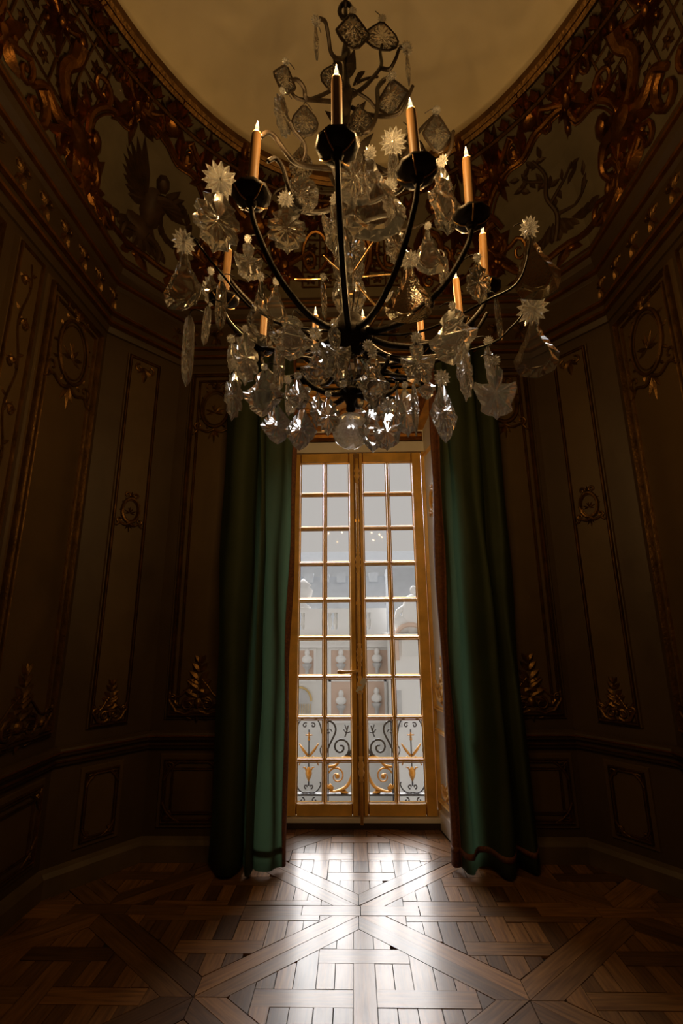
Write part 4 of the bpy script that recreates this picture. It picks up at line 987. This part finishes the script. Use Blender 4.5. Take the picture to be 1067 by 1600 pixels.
first = None
for k, (ang, rr, lb) in enumerate(CANDLES):
    a = R(ang); d = Vector((math.cos(a), math.sin(a), 0)); b0 = Vector((CH.x, CH.y, 0))
    P = [b0+d*.045+Vector((0, 0, 2.375)), b0+d*.12+Vector((0, 0, 2.345)), b0+d*(rr*.52)+Vector((0, 0, 2.345)), b0+d*(rr*.78)+Vector((0, 0, 2.395)), b0+d*(rr*.95)+Vector((0, 0, 2.475)), b0+d*rr+Vector((0, 0, ZB-.018))]
    pts = smooth_path(P, 6); mb = MB(); mb.tube(pts, [.0105-.004*i/(len(pts)-1) for i in range(len(pts))], 8); arm = cp(mb, 'candle_arm', 'dark_bronze')
    c = b0+d*rr+Vector((0, 0, ZB)); bobeche(c, k)
    root = empty('candle', c+Vector((0, 0, .006))); tag(root, lb, 'candle', 'candles on the chandelier')
    tilt = ((.03*math.sin(k*2.1)), .03*math.cos(k*1.7), 0); root.rotation_euler = tilt
    if first is None: first = (wax.build('wax', 'wax', root, True), flm.build('flame', 'flame', root, True), wck.build('wick', 'wick', root))
    else:
        for src in first: copy_of(src, root, Matrix())
    ld = bpy.data.lights.new('flame_light', 'POINT'); ld.energy = CANDLE_W; ld.color = (1, .60, .22); ld.shadow_soft_size = .006
    lo = bpy.data.objects.new('flame_light', ld); C.objects.link(lo); lo.parent = root; lo.location = (0, 0, .262)
# ---------------- upper scroll arms, drawn through points seen in the photograph, each at its own depth
ARMS = [  # (list of (px, py, Y)), radius
 ([(543, 82, 1.28), (532, 92, 1.22), (518, 84, 1.16), (513, 55, 1.10), (508, 34, 1.06), (499, 29, 1.03)], .0058),
 ([(548, 152, 1.28), (570, 135, 1.30), (590, 112, 1.34), (596, 100, 1.36), (594, 82, 1.38), (597, 72, 1.39)], .0060),
 ([(594, 106, 1.35), (608, 108, 1.33), (618, 92, 1.31), (624, 76, 1.30), (633, 73, 1.29)], .0058),
 ([(541, 160, 1.28), (515, 158, 1.22), (490, 156, 1.16), (478, 153, 1.12), (475, 138, 1.10), (465, 125, 1.08), (452, 126, 1.06)], .0058),
 ([(516, 142, 1.22), (500, 150, 1.18), (480, 156, 1.14), (462, 152, 1.12), (454, 140, 1.11)], .0050),
 ([(550, 168, 1.28), (572, 178, 1.24), (600, 182, 1.20), (622, 178, 1.18), (634, 160, 1.16), (645, 134, 1.14)], .0056),
 ([(550, 140, 1.28), (575, 155, 1.30), (590, 172, 1.33), (606, 180, 1.36)], .0046),
 ([(556, 130, 1.28), (572, 123, 1.32), (590, 120, 1.36)], .0044),
 ([(600, 125, 1.24), (590, 138, 1.21), (590, 165, 1.18), (585, 190, 1.16), (572, 207, 1.16), (563, 200, 1.18)], .0062),
 ([(541, 262, 1.28), (500, 262, 1.18), (465, 256, 1.10), (448, 240, 1.06), (430, 215, 1.03), (418, 207, 1.01), (408, 214, 1.00)], .0065),
 ([(541, 300, 1.28), (520, 325, 1.18), (490, 332, 1.10), (468, 325, 1.06), (452, 295, 1.03), (442, 262, 1.01), (430, 248, 1.00), (418, 252, .99)], .0060),
 ([(452, 190, 1.06), (460, 205, 1.08), (474, 222, 1.10), (477, 240, 1.12), (470, 258, 1.14)], .0055),
 ([(548, 300, 1.28), (575, 320, 1.22), (600, 312, 1.16), (625, 297, 1.10), (632, 285, 1.08)], .0062),
 ([(632, 340, 1.06), (620, 345, 1.10), (600, 342, 1.16), (570, 350, 1.24)], .0055),
 ([(545, 270, 1.28), (590, 275, 1.25), (620, 262, 1.22), (640, 230, 1.20), (655, 205, 1.18), (677, 182, 1.16)], .0058),
 ([(550, 235, 1.28), (610, 270, 1.22), (660, 268, 1.18), (700, 240, 1.14), (708, 205, 1.13)], .0055),
 ([(545, 300, 1.28), (500, 300, 1.42), (460, 290, 1.55), (430, 300, 1.60), (410, 340, 1.60)], .0055),
 ([(545, 345, 1.28), (600, 360, 1.42), (660, 350, 1.52), (690, 320, 1.56), (694, 290, 1.57)], .0055),
 ([(552, 565, 1.28), (600, 570, 1.36), (640, 560, 1.46), (690, 553, 1.52), (740, 520, 1.50), (762, 488, 1.46)], .0085),
 ([(540, 565, 1.28), (480, 520, 1.34), (420, 497, 1.40), (370, 450, 1.42), (350, 420, 1.38)], .0085),
 ([(540, 570, 1.28), (480, 560, 1.40), (420, 545, 1.50), (370, 510, 1.54)], .0070),
 ([(552, 590, 1.28), (600, 585, 1.20), (640, 590, 1.14), (660, 600, 1.10)], .0060),
 ([(552, 600, 1.28), (590, 615, 1.42), (620, 622, 1.50), (650, 618, 1.56)], .0075),
 ([(545, 520, 1.28), (420, 500, 1.10), (340, 420, 1.04), (300, 370, 1.02), (290, 372, 1.01)], .0038),
 ([(545, 520, 1.28), (650, 520, 1.16), (760, 470, 1.10), (810, 440, 1.08), (828, 380, 1.08), (825, 365, 1.08)], .0038),
 ([(545, 540, 1.28), (650, 560, 1.22), (760, 540, 1.20), (800, 510, 1.20), (816, 492, 1.20)], .0036)]
for pts, r in ARMS:
    if pts[0][1] < 350: r *= 1.3
    P = smooth_path([at(*p) for p in pts], 6); mb = MB(); mb.tube(P, [r*(1-.25*i/(len(P)-1)) for i in range(len(P))], 7); cp(mb, 'scroll_arm', 'dark_bronze')
WIRES = [([(548, 432, 1.26), (590, 368, 1.10)], .0030), ([(552, 438, 1.26), (594, 487, 1.12)], .0030), ([(540, 432, 1.26), (505, 400, 1.12)], .0026), ([(460, 436, 1.62), (506, 435, 1.62)], .0030), ([(562, 432, 1.62), (616, 428, 1.62)], .0030), ([(598, 480, 1.2), (572, 520, 1.24), (560, 540, 1.26)], .0036), ([(607, 485, 1.2), (590, 515, 1.26), (575, 545, 1.3)], .0024), ([(575, 580, 1.2), (590, 598, 1.16)], .0026)]
for pts, r in WIRES:
    mb = MB(); mb.tube(smooth_path([at(*p) for p in pts], 5), r, 6); cp(mb, 'brass_wire', 'brass_wire')
# ---------------- cut crystal
def outline(kind):
    """outline in units of the length: x half widths, z from 0 (top) to -1 (bottom); right side, mirrored"""
    if kind == 'kite': r = [(.05, 0), (.12, -.12), (.33, -.52), (.30, -.62), (.10, -.95), (0, -1)]
    elif kind == 'pear': r = [(.05, 0), (.09, -.12), (.17, -.32), (.30, -.52), (.38, -.66), (.37, -.80), (.28, -.92), (.14, -.99), (0, -1)]
    elif kind == 'violin': r = [(.06, 0), (.14, -.08), (.13, -.24), (.10, -.34), (.24, -.34), (.34, -.30), (.36, -.42), (.30, -.60), (.24, -.72), (.26, -.84), (.14, -.92), (.06, -.93), (0, -1)]
    elif kind == 'leaf': r = [(.04, 0), (.12, -.10), (.20, -.16), (.17, -.26), (.26, -.32), (.29, -.44), (.23, -.50), (.29, -.60), (.26, -.70), (.18, -.74), (.17, -.86), (.06, -.93), (0, -1)]
    elif kind == 'shield': r = [(.06, 0), (.16, -.05), (.20, -.16), (.16, -.24), (.24, -.36), (.40, -.46), (.38, -.60), (.27, -.68), (.25, -.82), (.12, -.90), (0, -1)]
    elif kind == 'bar': r = [(.03, 0), (.09, -.06), (.11, -.25), (.12, -.5), (.11, -.75), (.08, -.92), (0, -1)]
    elif kind == 'almond': r = [(.04, 0), (.14, -.14), (.28, -.36), (.34, -.58), (.30, -.80), (.16, -.95), (0, -1)]
    else: r = [(.10, 0), (.30, -.10), (.42, -.30), (.44, -.5), (.42, -.7), (.30, -.90), (.10, -1), (0, -1)]
    return r+[(-x, z) for x, z in reversed(r[:-1])]
PROTO = {}
def plaque(kind):
    """a slab of cut glass: bevelled rim, a flat or ridged face on both sides"""
    if kind in PROTO: return PROTO[kind]
    ol = outline(kind); cz = -.55; dense = []
    for i in range(len(ol)):
        (x0, z0), (x1, z1) = ol[i], ol[(i+1) % len(ol)]; k = max(1, int(math.hypot(x1-x0, z1-z0)/.085))
        dense += [(x0+(x1-x0)*j/k, z0+(z1-z0)*j/k) for j in range(k)]
    ins = .66 if kind != 'bar' else .5; sc = 0. if kind in ('violin', 'almond', 'oval') else .05
    inner = [(x*ins, cz+(z-cz)*ins) for x, z in dense]
    ol = [(x*(1-sc*(i % 2)), cz+(z-cz)*(1-sc*(i % 2))) for i, (x, z) in enumerate(dense)]
    n = len(ol); mb = MB(); th = {'bar': .035, 'oval': .07, 'almond': .06, 'kite': .045}.get(kind, .034)
    fr1 = [(x, -th*(1+.25*(i % 2)), z) for i, (x, z) in enumerate(inner)]; bk = [(x, th*(1+.25*(i % 2)), z) for i, (x, z) in enumerate(inner)]
    e = .008; a = [(x, -e, z) for x, z in ol]; b = [(x, e, z) for x, z in ol]
    mb.v = a+b+fr1+bk
    for i in range(n):
        j = (i+1) % n
        mb.f += [(i, j, n+j, n+i), (i, 2*n+i, j), (j, 2*n+i, 2*n+j), (n+i, n+j, 3*n+i), (n+j, 3*n+j, 3*n+i)]
    if kind in ('kite', 'bar', 'almond', 'oval', 'violin', 'leaf'):          # ridged faces
        o = len(mb.v); h = th*(2.3 if kind == 'kite' else 1.8); mb.v += [(0, -h, cz*.9), (0, h, cz*.9)]
        for i in range(n):
            j = (i+1) % n; mb.f += [(2*n+i, o, 2*n+j), (3*n+j, o+1, 3*n+i)]
    else: mb.f += [tuple(2*n+i for i in range(n-1, -1, -1)), tuple(3*n+i for i in range(n))]
    # scalloped cuts along the edge
    o = mb.build('pendant', 'crystal'); PROTO[kind] = o.data; C.objects.unlink(o); bpy.data.objects.remove(o); return PROTO[kind]
def rosette_mesh(kind):
    key = 'ros_'+kind
    if key in PROTO: return PROTO[key]
    mb = MB(); n = 14 if kind == 'star' else 12
    for i in range(n):
        a = 2*PI*i/n; d = Vector((math.cos(a), 0, math.sin(a))); t = Vector((-math.sin(a), 0, math.cos(a)))
        L, w = (1., .19) if kind == 'star' else (.82, .20)
        q = [(.10, .03), (.60, w), (.82, w*.75) if kind == 'star' else (.9, w*.9), (1., 0) if kind == 'star' else (1., w*.3)]
        Y = Vector((0, 1, 0)); up = -.16
        vs = [d*.08*L+Y*up*.2, d*.62*L+t*w, d*L, d*.62*L-t*w, d*.55*L+Y*up*1.3, d*.62*L+Y*.10]
        mb.add(vs, [(0, 4, 1), (1, 4, 2), (2, 4, 3), (3, 4, 0), (0, 1, 5), (1, 2, 5), (2, 3, 5), (3, 0, 5)])
    mb.ball((0, -.06, 0), (.16, .14, .16), 8, 5)
    o = mb.build('rosette', 'rosette_glass'); PROTO[key] = o.data; C.objects.unlink(o); bpy.data.objects.remove(o); return PROTO[key]
PEND = [  # kind, px, py top, py bottom, Y, turn (deg, 0 faces the viewer), rosette kind, rosette radius px, widen
 ('kite', 551, 24, 76, 1.20, 10, 'star', 0, 1.1), ('almond', 597, 36, 79, 1.39, 15, 'star', 0, 1.3), ('bar', 494, 42, 92, 1.03, 70, 'star', 9, 1.), ('bar', 636, 84, 133, 1.29, 80, 'star', 11, .8), ('kite', 447, 104, 147, 1.06, 25, 'bead', 8, 1.0),
 ('leaf', 442, 150, 214, 1.05, 50, 'bead', 8, .9), ('almond', 475, 166, 212, 1.12, 0, '', 0, 1.0), ('kite', 612, 128, 178, 1.19, -15, 'bead', 10, 1.2), ('almond', 520, 104, 142, 1.20, 20, '', 0, 1.1), ('almond', 561, 168, 212, 1.2, 0, '', 0, 1.), ('kite', 681, 180, 238, 1.15, 20, 'star', 8, .9),
 ('leaf', 345, 300, 398, 1.02, 20, 'star', 30, 1.15), ('pear', 288, 392, 486, 1.02, -30, 'star', 20, .75), ('bar', 297, 494, 603, 1.06, 40, '', 0, .8), ('bar', 326, 478, 542, 1.10, 30, '', 0, .8), ('bar', 347, 440, 516, 1.12, 20, 'bead', 8, .9),
 ('leaf', 447, 322, 397, 1.02, 0, 'star', 14, 1.2), ('oval', 473, 276, 334, 1.05, 0, '', 0, .85), ('violin', 553, 232, 330, .98, 25, 'bead', 14, .9), ('pear', 578, 250, 378, .98, 0, 'bead', 14, .8), ('violin', 524, 320, 400, 1.06, 30, 'bead', 12, .7),
 ('bar', 614, 236, 300, 1.08, 20, 'star', 22, .9), ('leaf', 609, 300, 352, 1.06, 30, 'star', 13, .9), ('leaf', 617, 352, 420, 1.08, 20, '', 0, .8), ('pear', 640, 418, 506, 1.08, 0, 'star', 17, 1.0), ('shield', 690, 262, 370, 1.04, 40, 'bead', 12, .6),
 ('violin', 650, 536, 604, 1.10, 5, 'bead', 12, 1.0), ('shield', 706, 484, 572, 1.06, -15, 'bead', 8, 1.0), ('leaf', 745, 410, 476, 1.04, 20, 'bead', 9, .9), ('pear', 826, 368, 470, 1.08, 5, 'star', 17, .75), ('pear', 832, 498, 590, 1.20, 0, 'star', 26, .85),
 ('violin', 772, 572, 656, 1.18, 15, 'bead', 12, 1.0), ('leaf', 762, 540, 596, 1.20, 60, 'star', 9, .9), ('kite', 690, 602, 692, 1.16, 35, 'bead', 17, .8), ('leaf', 724, 534, 630, 1.12, 60, '', 0, .8), ('bar', 775, 466, 532, 1.22, 50, '', 0, .8),
 ('leaf', 632, 608, 684, 1.40, 0, 'bead', 8, .8), ('bar', 620, 606, 694, 1.34, 80, '', 0, .8), ('bar', 646, 590, 682, 1.30, 80, '', 0, .7), ('shield', 664, 588, 626, 1.34, 0, 'bead', 7, .9),
 ('shield', 457, 494, 566, 1.06, 10, '', 0, 1.1), ('shield', 414, 580, 654, 1.14, -10, 'bead', 8, 1.0), ('kite', 432, 634, 694, 1.12, 5, 'bead', 8, 1.25), ('bar', 437, 538, 612, 1.16, 20, 'star', 8, 1.), ('kite', 472, 640, 704, 1.14, -5, 'bead', 9, 1.15), ('kite', 466, 594, 642, 1.14, 10, 'bead', 9, 1.1),
 ('leaf', 384, 520, 602, 1.16, 25, 'bead', 8, .9), ('leaf', 369, 580, 660, 1.18, 45, 'bead', 10, .8), ('leaf', 362, 536, 584, 1.26, 60, 'star', 8, .8), ('pear', 408, 440, 540, 1.06, 30, 'bead', 9, .6), ('pear', 432, 446, 508, 1.34, 20, 'bead', 8, .8),
 ('shield', 495, 556, 604, 1.10, 15, 'bead', 14, 1.2), ('violin', 522, 512, 596, 1.04, 20, 'bead', 9, .8), ('leaf', 513, 622, 682, 1.22, 0, 'bead', 8, 1.0), ('leaf', 497, 616, 670, 1.30, 40, '', 0, .9), ('bar', 450, 600, 650, 1.30, 30, 'star', 8, 1.),
 ('shield', 582, 560, 640, 1.10, 20, 'bead', 12, .8), ('violin', 606, 646, 704, 1.14, -20, 'bead', 18, 1.1), ('shield', 580, 640, 708, 1.16, 25, '', 0, .8), ('shield', 558, 628, 668, 1.36, 0, '', 0, 1.), ('leaf', 592, 600, 660, 1.34, 20, 'bead', 8, 1.),
 ('pear', 540, 356, 440, 1.02, 60, 'bead', 8, .7), ('bar', 505, 440, 500, 1.10, 50, 'bead', 8, .9), ('pear', 668, 360, 430, 1.14, 20, 'bead', 8, .8), ('bar', 693, 400, 450, 1.3, 20, '', 0, 1.2), ('violin', 388, 380, 440, 1.3, 10, 'bead', 8, .9), ('leaf', 330, 430, 480, 1.40, 30, 'bead', 8, .9),
 ('pear', 700, 300, 360, 1.50, 0, 'star', 9, .8), ('almond', 470, 230, 280, 1.48, 0, '', 0, .9), ('almond', 640, 210, 262, 1.50, 0, 'star', 8, .9)]
BEADS = [(609, 465, 1.14, 'bead', 14), (493, 521, 1.05, 'bead', 14), (575, 540, 1.12, 'star', 10), (600, 600, 1.2, 'bead', 8), (430, 605, 1.18, 'star', 9), (536, 600, 1.14, 'bead', 9), (455, 640, 1.26, 'bead', 9), (480, 610, 1.16, 'bead', 8)]
for i, (kind, px, y0, y1, Y, turn, rk, rr, wid) in enumerate(PEND):
    top = at(px, y0, Y); bot = at(px, y1, Y); L = top.z-bot.z
    o = bpy.data.objects.new('pendant', plaque(kind)); C.objects.link(o); o.parent = ch
    face = math.atan2(-top.x, top.y)         # turned to the viewer, then by its own angle
    mo = Matrix.Translation(top-CH) @ Matrix.Rotation(face+R(turn), 4, 'Z') @ Matrix.Rotation(R(3*math.sin(i*1.9)), 4, 'Y') @ Matrix.Diagonal((L*wid, L, L, 1))
    o.matrix_local = mo
    if y0 > 470 and kind != 'pear': o.material_slots[0].link = 'OBJECT'; o.material_slots[0].material = M['lit_crystal']  # lower drops: milkier copy, window light put into the material
    if i in (24, 29): o.data = o.data.copy(); o.data.materials.clear(); o.data.materials.append(M['smoky_crystal'])
    dep = (top-CAM).dot(FW)
    if y0 < 230 and kind in ('kite', 'almond'):          # the crown drops sit in dark frames
        fb = MB(); fb.tube([(x, 0, z) for x, z in outline(kind)], .028, 6, closed=True); fb.build('drop_frame', 'dark_bronze', o)
    if rk:
        rw = max(rr, 7)/F_PX*dep
        q = bpy.data.objects.new('rosette', rosette_mesh(rk)); C.objects.link(q); q.parent = o
        q.matrix_local = mo.inverted() @ (Matrix.Translation(top-CH+Vector((0, -.008, rw*.55))) @ Matrix.Rotation(face+R(turn*.5), 4, 'Z') @ Matrix.Rotation(R(26+8*math.sin(i)), 4, 'X') @ Matrix.Rotation(R(i*17), 4, 'Y') @ Matrix.Diagonal((rw, rw, rw, 1)))
        pz = rw*1.2
    else: pz = .012
    mb = MB(); b = top-CH; tow = Vector((-b.x, -b.y, 0)); tow = tow.normalized() if tow.length > .01 else Vector((0, 1, 0))
    mb.tube(smooth_path([b+Vector((0, 0, -.006)), b+Vector((0, 0, pz)), b+Vector((0, 0, pz+.012))+tow*.012, b+Vector((0, 0, pz+.010))+tow*.035], 4), .0016, 5)
    mb.v = [tuple(mo.inverted() @ Vector(p)) for p in mb.v]; mb.build('hook', 'dark_bronze', o, True)
for i, (px, py, Y, rk, rr) in enumerate(BEADS):
    p = at(px, py, Y); rw = rr/F_PX*(p-CAM).dot(FW); q = bpy.data.objects.new('rosette', rosette_mesh(rk)); C.objects.link(q); q.parent = ch
    q.matrix_local = Matrix.Translation(p-CH) @ Matrix.Rotation(math.atan2(-p.x, p.y), 4, 'Z') @ Matrix.Rotation(R(28), 4, 'X') @ Matrix.Diagonal((rw, rw, rw, 1))
